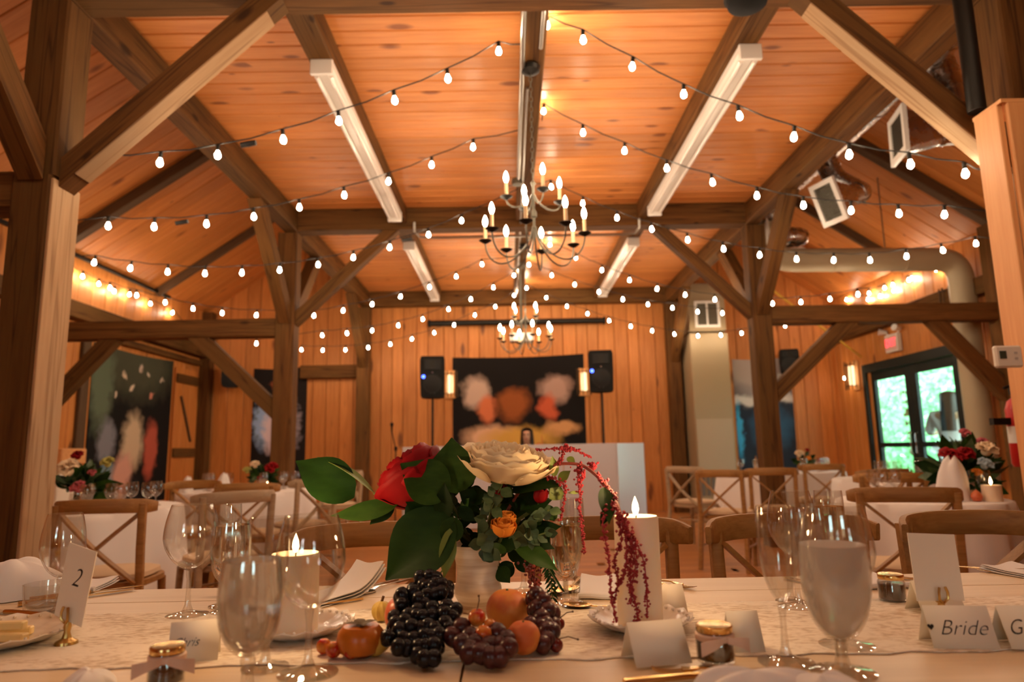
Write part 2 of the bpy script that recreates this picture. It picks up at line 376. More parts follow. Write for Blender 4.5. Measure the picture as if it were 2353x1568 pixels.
# glazed double door
DBLK = mat('dark_green_black_paint', (.006, .016, .015), .45)
d = struct('door_1', MB().box((XR-.06, DY0-.06, 0), (XR+.1, DY0+.04, DZ+.06)).box((XR-.06, DY1-.04, 0), (XR+.1, DY1+.06, DZ+.06)).box((XR-.06, DY0+.04, DZ-.07), (XR+.1, DY1-.04, DZ+.06)), DBLK)
ym = (DY0+DY1)/2
for a, b in ((DY0+.045, ym-.004), (ym+.004, DY1-.045)):
    mb = MB(); st = .13; z1 = DZ-.075
    mb.box((XR, a, .02), (XR+.05, a+st, z1), .004).box((XR, b-st, .02), (XR+.05, b, z1), .004)
    for z0, zz in ((.02, .27), (1.0, 1.07), (z1-.13, z1)): mb.box((XR, a+st, z0), (XR+.05, b-st, zz))
    lf = obj('door_leaf', mb, DBLK, d, ang=0)
    obj('pane', MB().box((XR+.02, a+st, 1.07), (XR+.026, b-st, z1-.13)), PANE, lf, ang=0); obj('pane', MB().box((XR+.02, a+st, .27), (XR+.026, b-st, 1.0)), PANE, lf, ang=0)
    hy = b-.06 if a < ym-.1 else a+.06
    obj('handle', MB().tube([(XR-.01, hy, .9), (XR-.05, hy, .92), (XR-.05, hy, 1.18), (XR-.01, hy, 1.2)], .009), SILVER, lf)
# ---------------------------------------------------------------- the timber frame
SIDE = {'l': 'left', 'r': 'right'}; ORD = ('nearest', 'middle', 'farthest')
def post_label(s, r): return ('nearest', 'middle', 'farthest')[r]+' of the '+SIDE[s]+' row'
for s, P in (('l', PL), ('r', PR)):
    xc = (P[0]+P[1])/2
    for r, y in enumerate(ROWS):
        m = TIMBER
        if r == 0:
            # the near posts are built in two lengths: a thicker lower post and the upper one resting on it
            if s == 'l':
                t = thing('post', 'big weathered brown timber post, the nearest on the left, with a paler sawn edge', 'post', (xc, y+.115, 0))
                obj('lower_post', board_mesh(2.52, .203, .23, .012, TIMBER), None, t, mw=axes((-.007, 0, 1.26), (0, 0, 1), (0, -1, 0)))
                tag(obj('edge_face', board_mesh(2.5, .016, .222, .003, TIMBERL), None, t, mw=axes((.1025, 0, 1.25), (0, 0, 1), (0, -1, 0))), 'pale sawn face')  # light on the post's inner side put in as a paler face
            else:
                t = thing('post', 'weathered brown timber post at the right edge behind the new pine chase', 'post', (xc, y+.115, 0))
                obj('lower_post', board_mesh(2.62, .212, .22, .012, TIMBER), None, t, mw=axes((0, 0, 1.31), (0, 0, 1), (0, -1, 0)))
            zl = 2.52 if s == 'l' else 2.62; obj('upper_post', board_mesh(3.53-zl, .215, .22, .012, TIMBER), None, t, mw=axes((0, 0, (3.53+zl)/2), (0, 0, 1), (0, -1, 0)))
        else:
            lab = {('l', 1): 'brown timber post standing left of the bouquet, second of the left row', ('r', 1): 'brown timber post rising behind the champagne glasses, second of the right row', ('l', 2): 'brown timber post against the far wall, left of the loudspeakers', ('r', 2): 'brown timber post against the far wall beside the tan metal chase'}[(s, r)]
            o = tag(beam('post', (xc, y+.11, 0), (xc, y+.11, 3.53), .213, .2, TIMBER, (0, -1, 0), .01), lab, 'post')
    for k, (a, b) in enumerate(((YB, ROWS[0]+.115), (ROWS[0]+.115, ROWS[1]+.11), (ROWS[1]+.11, YF))):
        xp = PL[1]-.08 if s == 'l' else PR[0]+.08
        tag(beam('plate_beam', (xp, a, 3.662), (xp, b, 3.662), .16, .235, TIMBER), 'long brown plate beam along the top of the %s posts, %s' % (SIDE[s], ('overhead before the first post', 'between first and second posts', 'between second and third posts')[k]), 'beam')
for r, y in enumerate(ROWS):
    tag(beam('tie_beam', (PL[1]+.001, y+.11, 3.672), (PR[0], y+.11, 3.672), .2, .244, TIMBER, c=.01), 'brown cross beam under the boarded ceiling, '+('at the top edge of the view', 'above the near chandelier', 'at the head of the far wall')[r], 'beam')
    if r < 2:
        tag(beam('aisle_beam', (XL, y+.11, 2.45), (PL[0], y+.11, 2.45), .18, .2, TIMBER, c=.01), 'brown side beam from the %s left post to the outer wall' % ORD[r], 'beam')
        tag(beam('aisle_beam', (PR[1], y+.11, 2.49), (XR, y+.11, 2.49), .18, .2, TIMBER, c=.01), 'brown side beam from the %s right post to the outer wall' % ORD[r], 'beam')
def brace(p0, p1, label, m=TIMBER, w=.13, t=.16):
    """a diagonal timber cut to a vertical face at p0 and a level soffit at p1"""
    p0, p1 = Vector(p0), Vector(p1); h = Vector((p1.x-p0.x, p1.y-p0.y, 0)).normalized(); p0 = p0+h*.002; p1 = p1-Vector((0, 0, .002)); d = (p1-p0).normalized()
    a = t/2/abs(d.dot(h)); b = t/2/abs(d.z); z = Vector((0, 0, 1)); mid = (p0+p1)/2; side = h.cross(z)
    M = axes(mid, d, side); I = M.inverted(); q = [p0-z*a, p1+h*b, p1-h*b, p0+z*a]; v = [I @ (p+side*k*w/2) for k in (-1, 1) for p in q]
    mb = MB().add(v, [(0, 1, 2, 3), (7, 6, 5, 4), (0, 4, 5, 1), (1, 5, 6, 2), (2, 6, 7, 3), (3, 7, 4, 0)], False)
    return tag(obj('knee_brace', mb, m, mw=M, ang=0), label, 'brace')
for r, y in enumerate(ROWS[:2]):
    yy = y+.11
    wn = ('nearest', 'middle')[r]
    e = (PL[1]+(.001 if r == 0 else 0), PR[0], PL[0], PR[1])
    nb = brace((e[0], yy, 2.55), (PL[1]+1.05, yy, 3.55), 'diagonal brace from the %s left post up to the cross beam' % wn, t=.118)
    nb2 = brace((e[1], yy, 2.55), (PR[0]-1.0, yy, 3.55), 'diagonal brace from the %s right post up to the cross beam' % wn, t=.118)
    if r == 0:
        for B in (nb, nb2):
            L = max(v.co.x for v in B.data.vertices)-min(v.co.x for v in B.data.vertices)-.22; k = B.matrix_basis.to_3x3(); zl = 1 if (k @ Vector((0, 0, 1))).z < 0 else -1
            ax = 2 if abs((k @ Vector((0, 0, 1))).y) < .5 else 1; d3 = Vector((0, 0, zl*.062)) if ax == 2 else Vector((0,   .062*(1 if (k @ Vector((0, 1, 0))).z < 0 else -1), 0))
            tag(obj('sawn_face', board_mesh(L, .128, .01, .002, TIMBERL), None, B, mw=Matrix.Translation(d3) @ (Matrix.Identity(4) if ax == 2 else Matrix.Rotation(pi/2, 4, 'X'))), 'pale sawn underside')  # underside faced in a paler timber
    brace((e[2], yy, 1.55), (PL[0]-.85, yy, 2.35), 'diagonal brace under the side beam, from the %s left post' % wn)
    brace((e[3], yy, 1.62), (PR[1]+.85, yy, 2.39), 'diagonal brace under the side beam, from the %s right post' % wn)
    brace((XL+(.2 if r else .02), yy, 1.62), (XL+.85, yy, 2.35), 'diagonal brace under the %s left side beam, from the outer wall' % wn)
    brace((XR-(.2 if r else .02), yy, 1.62), (XR-.85, yy, 2.39), 'diagonal brace under the %s right side beam, from the outer wall' % wn)
for s, P in (('l', PL), ('r', PR)):
    xc = (P[0]+P[1])/2
    for r, y in enumerate(ROWS):
        brace((xc, y-(.012 if r == 0 else 0), 2.6), (xc, y-.92, 3.54), 'lengthwise brace before the %s %s post, rising to the plate beam' % (ORD[r], SIDE[s]))
        if r == 1: brace((xc, y+.22, 2.6), (xc, y+1.14, 3.54), 'lengthwise brace behind the middle %s post, rising to the plate beam' % SIDE[s])
for x, nm in ((-1.2, 'left'), (.2, 'centre'), (1.57, 'right')):
    for k, (a, b) in enumerate(((-2, ROWS[0]), (ROWS[0]+.22, ROWS[1]), (ROWS[1]+.22, ROWS[2]))):
        tag(beam('joist', (x, a, 3.706), (x, b, 3.706), .16, .178, TIMBER), '%s brown ceiling joist in the %s bay' % (nm, ('overhead', 'near', 'far')[k]), 'beam')
for y, w, nm in ((5.2, .1, 'first'), (7.65, .13, 'second'), (9.95, .06, 'third')):
    for s in ('left', 'right'):
        xo, xi = (XL, PL[0]) if s == 'left' else (XR, PR[1]); k = 1 if s == 'left' else -1
        n2 = Vector((-SL*k, 0, 1)).normalized(); yy = y-(.2 if s == 'right' else 0)
        if y > 9: yy = y-(.7 if s == 'right' else 0)
        if y < 6: continue
        tag(beam('rafter', Vector((xo, yy, EAVE))-n2*.06, Vector((xi, yy, roofz(xi)))-n2*.06, w, .12, DARKT, n2), '%s dark rafter under the sloping %s ceiling' % ('wide nearer' if y < 8 else 'thin farther', s), 'rafter')
# girts and outer wall timbers
tag(beam('wall_girt', (XL+.1, 3.6, 2.8), (XL+.1, YF, 2.8), .16, .2, TIMBER), 'brown wall girt along the left outer wall below the string lights', 'beam')
tag(beam('wall_girt', (XR-.1, 3.6, 2.85), (XR-.1, YF, 2.85), .16, .2, TIMBER), 'brown wall girt along the right outer wall above the exit sign', 'beam')
for x, y, lab in ((XL+.1, 11.6, 'brown corner post in the far left corner'), (XL+.1, 7.5, 'brown wall post at the left wall under the side beam'), (XR-.1, 7.5, 'brown wall post at the right wall under the side beam')):
    tag(beam('wall_post', (x, y, 0), (x, y, EAVE-.02), .19, .19, TIMBER, (0, -1, 0)), lab, 'post')
tag(beam('wall_beam', (-3.55, YF-.09, 2.45), (-2.54, YF-.09, 2.45), .14, .22, TIMBER), 'short brown beam on the far wall left of the third left post', 'beam')
tag(beam('eave_pipe', (XL+.05, 3.6, EAVE-.03), (XL+.05, 10.3, EAVE-.03), .045, .045, BLACKM), 'long dark pipe along the eave of the left aisle', 'pipe')
# ---------------------------------------------------------------- string lights
_sock = MB().lathe([(.006, .022), (.0115, .018), (.0125, -.018), (.010, -.022)], 8).mesh('socket', BLACKM)
_blb = MB().lathe([(.009, -.022), (.0115, -.03), (.0175, -.045), (.0185, -.053), (.015, -.065), (.007, -.072), (0, -.074)], 8).mesh('bulb', BULB)
_plug = MB().lathe([(.0, -.05), (.016, -.045), (.018, 0), (.016, .045), (0, .05)], 8)
CORD = mat('black_cord', (.02, .02, .018), .6)
def strand(label, bulbs, ends=(None, None), plug=None):
    """a cord with a black socket and a lit bulb at each given point"""
    P = [Vector(b) for b in bulbs]; o = P[len(P)//2].copy(); o.z += .09
    t = thing('string_light', label, 'string light', o, 0, 'string lights strung across the hall')
    pts = []
    full = ([Vector(ends[0])] if ends[0] is not None else [])+[p+Vector((0, 0, .083)) for p in P]+([Vector(ends[1])] if ends[1] is not None else [])
    for a, b in zip(full, full[1:]):
        pts.append(a-o); pts.append((a+b)/2-o-Vector((0, 0, .012)))
    pts.append(full[-1]-o)
    obj('cord', MB().tube(pts, .0045, 5, (0, 1, .3)), CORD, t)
    for p in P:
        q = p+Vector((0, 0, .06))-o; rot = (random.uniform(-.12, .12), random.uniform(-.12, .12), 0)
        obj('socket', _sock, None, t, q, rot); obj('bulb', _blb, None, t, q, rot)
    if plug is not None:
        obj('plug', _plug, CORD, t, Vector(plug)-o, (0, radians(80), 0))
    return t
def across(label, px, y0, y1, ends=(None, None), plug=None):
    n = len(px); B = [atY(x, y, y0+(y1-y0)*i/(n-1)) for i, (x, y) in enumerate(px)]
    e = [None if q is None else (atY(q[0], q[1], (y0, y1)[k]) if len(q) == 2 else q) for k, q in enumerate(ends)]
    return strand(label, B, e, None if plug is None else atY(*plug))
across('first string light, from the centre joist down to the near left post', [(1146, 122), (1028, 185), (905, 235), (777, 283), (649, 326), (500, 362), (368, 379), (225, 388)], 4.0, 3.75, ((.13, 3.98, 3.6), (135, 383)), (571, 331, 3.85))
across('first string light, from the centre joist down to the pine chase at right', [(1258, 62), (1340, 95), (1455, 158), (1572, 222), (1698, 271), (1827, 319), (1953, 360), (2092, 382), (2219, 404)], 4.0, 3.62, ((.27, 3.8, 3.6), (2262, 392)))
across('second string light from the front, on the left', [(1088, 341), (992, 382), (893, 420), (790, 452), (687, 481), (582, 502), (474, 518), (354, 525), (248, 523)], 5.2, 4.8, ((.13, 5.15, 3.6), (80, 510)), (418, 511, 4.9))
across('second string light from the front, on the right', [(1250, 260), (1340, 308), (1436, 350), (1533, 391), (1636, 423), (1740, 454), (1847, 476), (1957, 487), (2066, 495), (2172, 497)], 5.1, 4.6, ((.3, 5.0, 3.6), (2330, 488)))
across('third string light from the front, dipping into the left aisle', [(1061, 510), (984, 543), (896, 572), (812, 595), (730, 612), (643, 624), (556, 630), (471, 632), (385, 628), (301, 620), (218, 607)], 6.4, 6.0, ((.13, 6.4, 3.6), (120, 585)), (935, 551, 6.4))
across('third string light from the front, crossing before the tan pipe', [(1266, 432), (1340, 470), (1418, 503), (1497, 530), (1580, 554), (1662, 575), (1747, 589), (1831, 599), (1917, 601), (1999, 601), (2084, 592), (2165, 579), (2243, 563)], 6.4, 6.1, ((.27, 6.3, 3.6), (2300, 545)))
across('fourth string light from the front, above the left side beam', [(1107, 610), (1048, 638), (986, 662), (921, 684), (856, 702), (789, 716), (721, 728), (590, 727), (510, 722), (443, 712), (379, 698), (313, 681), (252, 664)], 8.7, 7.9, ((.12, 8.75, 3.6), (205, 645)))
across('fourth string light from the front, above the right side beam', [(1264, 565), (1323, 595), (1384, 623), (1447, 646), (1511, 666), (1575, 680), (1643, 691), (1709, 698), (1775, 700), (1841, 697), (1907, 690), (1971, 679)], 8.75, 7.9, ((.29, 8.8, 3.6), (2040, 655)))
across('fifth string light from the front, left of the far chandelier', [(1182, 635), (1134, 663), (1082, 690), (1030, 713), (971, 736), (915, 750), (856, 762), (797, 768), (740, 773), (589, 792)], 9.6, 9.4)
across('fifth string light from the front, right of the far chandelier', [(1215, 611), (1268, 635), (1321, 656), (1376, 673), (1431, 690), (1488, 702), (1546, 710), (1603, 719), (1661, 722)], 9.6, 9.4)
across('last string light before the far wall, on the left', [(1181, 681), (1138, 707), (1092, 726), (1044, 749), (997, 767), (947, 781), (897, 793), (846, 801), (794, 806), (742, 807), (692, 806)], 10.9, 10.7)
across('last string light before the far wall, on the right', [(1210, 664), (1256, 686), (1303, 706), (1350, 723), (1399, 739), (1449, 752), (1499, 762), (1549, 770), (1604, 774), (1656, 772), (1704, 768), (1804, 751)], 10.9, 10.7)
strand('string light hung along the left outer wall under the eave', [atX(x, y, XL+.1) for x, y in ((190, 638), (227, 655), (263, 672), (298, 679), (345, 700), (397, 721))], ((XL+.023, 8.0, 3.36), (XL+.023, 10.9, 3.2)))
strand('upper string light hung along the right outer wall', [atX(x, y, XR-.1) for x, y in ((2151, 622), (2088, 646), (2052, 657), (2033, 664), (1997, 676))])
strand('lower string light hung along the right outer wall', [atX(x, y, XR-.06) for x, y in ((2095, 642), (2054, 670), (2023, 683), (1995, 690), (1946, 691))])
for yy, z0, lab in ((2.35, 3.5, 'string light overhead, nearer than the first cross beam'), (.6, 3.5, 'string light overhead above the head table')):
    strand(lab, [(-2.1+4.5*i/14, yy, 3.0+.42*abs(1-i/7)**2) for i in range(15)], ((PL[1]+.01, yy, z0), (PR[0]-.01, yy, z0)))  # out of view, added as warm fill over the table
# ---------------------------------------------------------------- chandeliers
PAPSL = mat('cream_candle_sleeve', (.86, .62, .34), .6, Subsurface_Weight=.0)
def chandelier(loc, label, top, rz):
    t = thing('chandelier', label, 'chandelier', loc, rz, 'wrought iron chandeliers')
    obj('column', MB().lathe([(0, .2), (.012, .21), (.018, .235), (.009, .25), (.009, .3), (.02, .31), (.02, .34), (.009, .36), (.009, .52), (.018, .54), (.006, .56), (0, .57)], 10), IRON, t)
    def arm(R, a, z0, dip, zp, mb):
        pts = []
        for i in range(15):
            u = i/14; r = .01+(R-.01)*(u if u < .9 else .9+(u-.9)*1.0); 
            r = .008+(R-.008)*sin(u*pi/2)**1.25; z = z0+(zp-z0)*u**3-dip*sin(pi*min(u*1.02, 1))**.85*(1-.25*u)
            pts.append((r*cos(a), r*sin(a), z))
        return mb.tube(pts, .0055, 6)
    pan = MB().lathe([(0, -.02), (.02, -.012), (.043, .004), (.041, .006), (.018, .0), (0, .0)], 14).mesh('drip_pan', BLACKM)
    slv = MB().lathe([(.0115, .0), (.0115, .098), (.008, .1), (0, .1)], 10).mesh('candle_sleeve', PAPSL)
    flm = MB().lathe([(.007, .1), (.0155, .122), (.0165, .135), (.011, .158), (.004, .172), (0, .178)], 8).mesh('flame_bulb', FLAME)
    for n, R, ph, z0, dip, zp in ((8, .325, pi/8, .24, .25, .15), (4, .185, .1, .46, .1, .405)):
        for i in range(n):
            a = ph+2*pi*i/n; A = obj('arm', arm(R, a, z0, dip, zp, MB()), IRON, t)
            q = (R*cos(a), R*sin(a), zp+.02)
            for nm, me in (('drip_pan', pan), ('candle_sleeve', slv), ('flame_bulb', flm)): obj(nm, me, None, A, q)
    mb = MB(); z = .57; k = 0                     # chain of links up to the canopy
    while z < top-.08:
        ring = [(.011*cos(2*pi*i/8)*(k % 2), .011*cos(2*pi*i/8)*(1-k % 2), z+.02+.022*sin(2*pi*i/8)) for i in range(9)]
        mb.tube(ring, .0028, 4, (.6, .6, .3), False); z += .036; k += 1
    obj('chain', mb, IRON, t)
    obj('canopy', MB().lathe([(0, -.055), (.02, -.05), (.062, -.03), (.068, 0), (.06, .01), (0, .01)], 18), BLACKM, t, (0, 0, top-.02))
    return t
chandelier((.185, 4.25, 2.24), 'near twelve-light iron chandelier hanging on a chain above the table', 3.62-2.24, .2)
chandelier((.225, 8.3, 2.24), 'far iron chandelier hanging before the dark projection screen', 3.62-2.24, .62)
# conduits and fittings along the centre joist
for x, z, a, b, r, lab in ((.13, 3.585, 1.5, 6.1, .017, 'left galvanised conduit along the centre joist'), (.245, 3.585, 1.5, 4.0, .013, 'right galvanised conduit along the centre joist'), (.17, 3.59, 4.5, 11.2, .011, 'thin conduit running on to the far end of the centre joist')):
    t = tag(obj('conduit', MB().tube([(x, a, z), (x, b, z)], r, 10), CONDUIT), lab, 'conduit')
for x, y, lab in ((.12, 6.2, 'dark round junction box on the centre joist before the chandelier'), (.21, 9.2, 'dark round junction box on the centre joist above the far chandelier')):
    tag(obj('junction_box', MB().lathe([(0, -.04), (.05, -.035), (.055, 0), (.05, .02), (0, .02)], 16, (x, y, 3.595)), IRON), lab, 'electrical box')
tag(obj('conduit', MB().tube([(-1.02, 7.33, 3.6), (-1.02, 7.36, 3.5), (-.96, 7.375, 3.44), (-.8, 7.38, 3.43), (1.3, 7.38, 3.43), (1.45, 7.375, 3.45), (1.5, 7.36, 3.5), (1.5, 7.33, 3.6)], .014, 8, (0, 1, .2)), CONDUIT), 'galvanised conduit bent across the foot of the middle cross beam', 'conduit')
# strip lights under the outer joists
TUBE = mat('unlit_tube_glass', (.85, .8, .74), .12, spec=.6)
def strip_light(p0, p1, label, w=.14, up=(0, 0, -1)):
    p0, p1 = Vector(p0), Vector(p1); L = (p1-p0).length; M = axes((p0+p1)/2, p1-p0, up)
    t = thing('strip_light', label, 'strip light', group='fluorescent strip lights under the ceiling'); t.matrix_basis = M; h = L/2
    sec = [(-w/2, -.02), (-w/2, .025), (-w/4, .045), (w/4, .045), (w/2, .025), (w/2, -.02)]
    obj('housing', MB().sweep([(-h, 0, 0), (h, 0, 0)], sec, sm=False), WHITE, t, ang=0)
    for s in (-1, 1):
        obj('tube', MB().tube([(-h+.05, s*w*.33, .062), (h-.05, s*w*.33, .062)], .0165, 10), TUBE, t)
        obj('end_cap', MB().box((s*h-.015, -w/2-.004, -.024), (s*h+.015, w/2+.004, .085), .006), WHITE, t, ang=0)
    return t
strip_light((-1.19, 4.15, 3.595), (-1.19, 7.05, 3.595), 'white strip light under the left joist of the near bay')
strip_light((1.6, 4.05, 3.595), (1.6, 7.0, 3.595), 'white strip light under the right joist of the near bay')
strip_light((-1.19, 8.1, 3.595), (-1.19, 11.0, 3.595), 'white strip light under the left joist of the far bay')
strip_light((1.57, 8.1, 3.595), (1.57, 10.9, 3.595), 'white strip light under the right joist of the far bay')
nR = Vector((-SL, 0, -1)).normalized()
strip_light(Vector((4.15, 10.55, roofz(4.15)))+nR*.1, Vector((5.1, 10.2, roofz(5.1)))+nR*.1, 'white strip light on the sloping right ceiling above the side beam', .16, nR)
# black fixture at the top edge, on the first cross beam
t = thing('ceiling_speaker', 'black domed fixture under the first cross beam at the top edge', 'ceiling fixture', (1.38, 3.48, 3.548))
obj('body', MB().lathe([(0, -.075), (.06, -.072), (.105, -.05), (.115, -.02), (.11, 0), (0, 0)], 20), BLACK, t); obj('rim', MB().lathe([(.11, -.01), (.125, -.006), (.125, 0), (.11, 0)], 20), BLACKM, t)
# ---------------------------------------------------------------- air ducts of the right aisle
def elbow(a, b, c, n=7):
    a, b, c = Vector(a), Vector(b), Vector(c); return [(a*(1-u)**2+b*2*u*(1-u)+c*u*u) for u in [i/n for i in range(n+1)]]
def ribbed(mb, pts, r, step=.33):
    """duct with raised seams"""
    P = [Vector(p) for p in pts]; mb.tube(P, r, 20)
    acc = 0
    for a, b in zip(P, P[1:]):
        d = (b-a).length; n = int((acc+d)/step)-int(acc/step); 
        for k in range(n):
            u = ((int(acc/step)+1+k)*step-acc)/d; q = a+(b-a)*u; tt = (b-a).normalized()*.009; mb.tube([q-tt, q+tt], r+.006, 20)
        acc += d
    return mb
t = thing('air_duct', 'galvanised round air duct with outlet boots along the right plate beam', 'air duct', (3.2, 4.5, 4.0))
o = Vector((3.2, 4.5, 4.0))
DX, DZc = 3.2, 4.0
obj('trunk', ribbed(MB(), [Vector(p)-o for p in [(DX, 1.0, DZc), (DX, 7.3, DZc)]+elbow((DX, 7.35, DZc), (DX, 7.9, DZc), (DX, 7.9, 3.75))+[(DX, 7.9, 3.7)]], .17, .5), STEEL, t)
def boot(px, py, X, size, yaw, pitch, drop, nm):
    """branch: down from the trunk, an elbow, a flare and a white framed grille facing the hall"""
    g = atX(px, py, X); f = Vector((-cos(yaw)*cos(pitch), -sin(yaw)*cos(pitch), -sin(pitch))); back = g-f*.26; el = back-f*.14
    br = obj('branch', ribbed(MB(), [p-o for p in [Vector((DX+.02, el.y+.12, DZc-.05)), Vector((DX+.1, el.y+.1, DZc-drop))]+elbow(Vector((DX+.14, el.y+.08, DZc-drop-.04)), Vector((el.x+.1, el.y+.05, el.z-.02)), el)+[back]], .105, .16), STEEL, t)
    M = axes(g-o, f)
    w, h = size
    mb = MB(); n = 20; A = []; B = []
    for i in range(n):
        a = 2*pi*i/n+pi/4; k = 1/max(abs(cos(a)), abs(sin(a)))
        A.append(M @ Vector((-.27, .105*cos(a), .105*sin(a)))); B.append(M @ Vector((-.01, w/2*cos(a)*k, h/2*sin(a)*k)))
    mb.add(A+B, [(i, (i+1) % n, n+(i+1) % n, n+i) for i in range(n)]); obj('flare', mb, STEEL, br)
    fr = MB(); e = .035
    for a0, b0 in (((-.01, -w/2-e, -h/2-e), (.02, w/2+e, -h/2+.012)), ((-.01, -w/2-e, h/2-.012), (.02, w/2+e, h/2+e)), ((-.01, -w/2-e, -h/2+.012), (.02, -w/2+.012, h/2-.012)), ((-.01, w/2-.012, -h/2+.012), (.02, w/2+e, h/2-.012))): fr.box(a0, b0)
    obj('grille_frame', fr, WHITE, br, mw=M, ang=0)
    sl = MB(); k = -h/2+.02
    while k < h/2-.01: sl.box((-.008, -w/2+.012, k), (.012, w/2-.012, k+.006)); k += .02
    obj('louvre', tag(obj('louvre_slats', sl, IRON, br, mw=M, ang=0), kind='stuff').data, None, br, mw=M @ Matrix.Translation((-.004, 0, .007)))
boot(2066, 312, 3.0, (.27, .3), -.22, -.02, -.12, 'near')
boot(1905, 465, 3.12, (.24, .36), .3, .35, .32, 'middle')
boot(1758, 545, 3.12, (.22, .36), -.05, 0, .45, 'far')
# tan pipe across the right aisle
t = thing('air_pipe', 'tan painted round pipe crossing the right aisle and turning down the wall', 'air pipe', (4.3, 7.9, 3.25)); o = Vector((4.3, 7.9, 3.25))
obj('run', MB().tube([Vector(p)-o for p in [(DX, 7.9, 3.695)]+elbow((DX, 7.9, 3.45), (DX, 7.9, 3.24), (DX+.25, 7.9, 3.24))+[(5.15, 7.9, 3.22)]+elbow((5.15, 7.9, 3.22), (5.42, 7.9, 3.22), (5.42, 7.9, 2.95))+[(5.42, 7.9, .6)]], .14, 20), TAN, t)
for q in ((3.9, 3.235), (4.75, 3.225)): obj('joint_ring', MB().tube([(q[0]-.012-o.x, 0, q[1]-o.z), (q[0]+.012-o.x, 0, q[1]-o.z)], .147, 20), TAN, t)
obj('hanger', MB().tube([(4.55-o.x, 0, .13), (4.55-o.x, 0, roofz(4.55)-o.z)], .008, 6), CONDUIT, t)
tag(obj('gas_pipe', MB().tube([(3.75, 9.6, 3.35), (4.3, 9.9, 3.05), (5.55, 10.6, 2.4)], .016, 6), mat('yellow_paint', (.75, .45, .05), .5)), 'thin yellow gas pipe sloping behind the right side beam', 'pipe')
# tan chase with a white grille, on the far wall
t = thing('metal_chase', 'tall tan metal chase with a white grille on the far wall', 'duct chase', (3.29, 11.25, 0))
obj('casing', MB().box((-.31, -.25, 0), (.31, .45, 2.9), .01).box((-.3, -.24, 2.93), (.3, .45, 3.74), .01), mat('tan_sheet_metal', (.34, .255, .15), .55), t, ang=0)
obj('lower_panel', MB().box((-.29, -.262, .62), (.29, -.252, 1.5)), mat('beige_sheet_metal', (.42, .32, .21), .6), t, ang=0)
g = obj('grille_frame', MB().box((-.21, -.272, 2.99), (.2, -.252, 3.03)).box((-.21, -.272, 3.39), (.2, -.252, 3.43)).box((-.21, -.272, 3.03), (-.17, -.252, 3.39)).box((.16, -.272, 3.03), (.2, -.252, 3.39)).box((-.02, -.272, 3.03), (.005, -.252, 3.39)), WHITE, t, ang=0)
obj('grille_mesh', MB().box((-.17, -.262, 3.03), (.16, -.253, 3.39)), IRON, g, ang=0)
mb = MB()
for i in range(7): mb.box((-.26+.08*i, -.268, .3), (-.22+.08*i, -.252, .6))
tag(obj('floor_grille', mb, mat('dark_grille', (.14, .12, .1), .5), t, ang=0), 'dark slotted return grille', kind='stuff')
# ---------------------------------------------------------------- things on the far wall
def print_mat(name, base, blobs, seed=0, tex=4.0):
    """flat abstract fabric print: soft edged patches (u, v, ru, rv, colour) over a ground colour, in the cloth's own metres"""
    m = mat(name, base, .85, spec=.15); k = N(m); v = k.coord((1, 1, 1)); sp = k.n('ShaderNodeSeparateXYZ'); k.put(sp.inputs[0], v)
    nz = k.n('ShaderNodeTexNoise', Scale=tex, Detail=3.0); k.put(nz.inputs['Vector'], v); nc = k.n('ShaderNodeSeparateColor'); k.put(nc.inputs[0], nz.outputs['Color'])
    X = k.math('MULTIPLY_ADD', nc.outputs[0], .3, k.math('ADD', sp.outputs[0], -.15)); Z = k.math('MULTIPLY_ADD', nc.outputs[1], .3, k.math('ADD', sp.outputs[2], -.15)); c = (*base, 1)
    for u, w, ru, rw, col in blobs:
        col = tuple(min(.9, q*1.4) for q in col)
        a = k.math('DIVIDE', k.math('SUBTRACT', X, u), ru); b = k.math('DIVIDE', k.math('SUBTRACT', Z, w), rw)
        d = k.math('SQRT', k.math('ADD', k.math('MULTIPLY', a, a), k.math('MULTIPLY', b, b)))
        c = k.mix(k.ramp(d, [(.5, (1, 1, 1)), (1.08, (0, 0, 0))]).outputs[0], c, (*col, 1))
    k.put(k.b.inputs['Base Color'], c); return m
def hanging(name, w, h, y_w, label, m, cx, z0, wall='far', cat='wall hanging', sag=.03):
    mb = MB()
    def f(u, v): return ((u-.5)*w, -.012*sin(u*17)*(1-v)-.004, v*h-sag*sin(pi*u)*(v > .99)+(.025*(u-.5) if v > .99 else 0))
    mb.sheet(f, 24, 12, .006)
    if wall == 'far': return tag(obj(name, mb, m, loc=(cx, y_w, z0)), label, cat)
    return tag(obj(name, mb, m, loc=(y_w, cx, z0), rot=(0, 0, radians(90))), label, cat)
bk = (.012, .01, .01)
hanging('wall_hanging', 2.27, 1.56, YF-.03, 'black wall hanging with cream, red and ochre patches behind the white booth', print_mat('abstract_print_warm', bk, [(-.72, .95, .3, .34, (.42, .3, .24)), (-.55, .66, .2, .3, (.5, .14, .06)), (.62, .98, .34, .3, (.34, .22, .18)), (.5, .66, .2, .28, (.45, .09, .04)), (-.1, .72, .38, .34, (.24, .07, .02)), (-.45, .18, .62, .26, (.56, .33, .2)), (.05, .14, .8, .26, (.5, .28, .06)), (.72, .3, .4, .16, (.5, .26, .11))]), .175, 1.12)
hanging('wall_hanging', .92, 1.9, YF-.03, 'narrow dark wall hanging with a pale blue patch, behind the left posts', print_mat('abstract_print_blue', (.02, .016, .016), [(-.28, .95, .2, .5, (.25, .38, .62)), (-.12, .8, .2, .42, (.6, .52, .6)), (.2, .9, .2, .5, (.3, .26, .3)), (0, 1.62, .18, .14, (.3, .08, .03))], 0, 9), -3.92, .65)
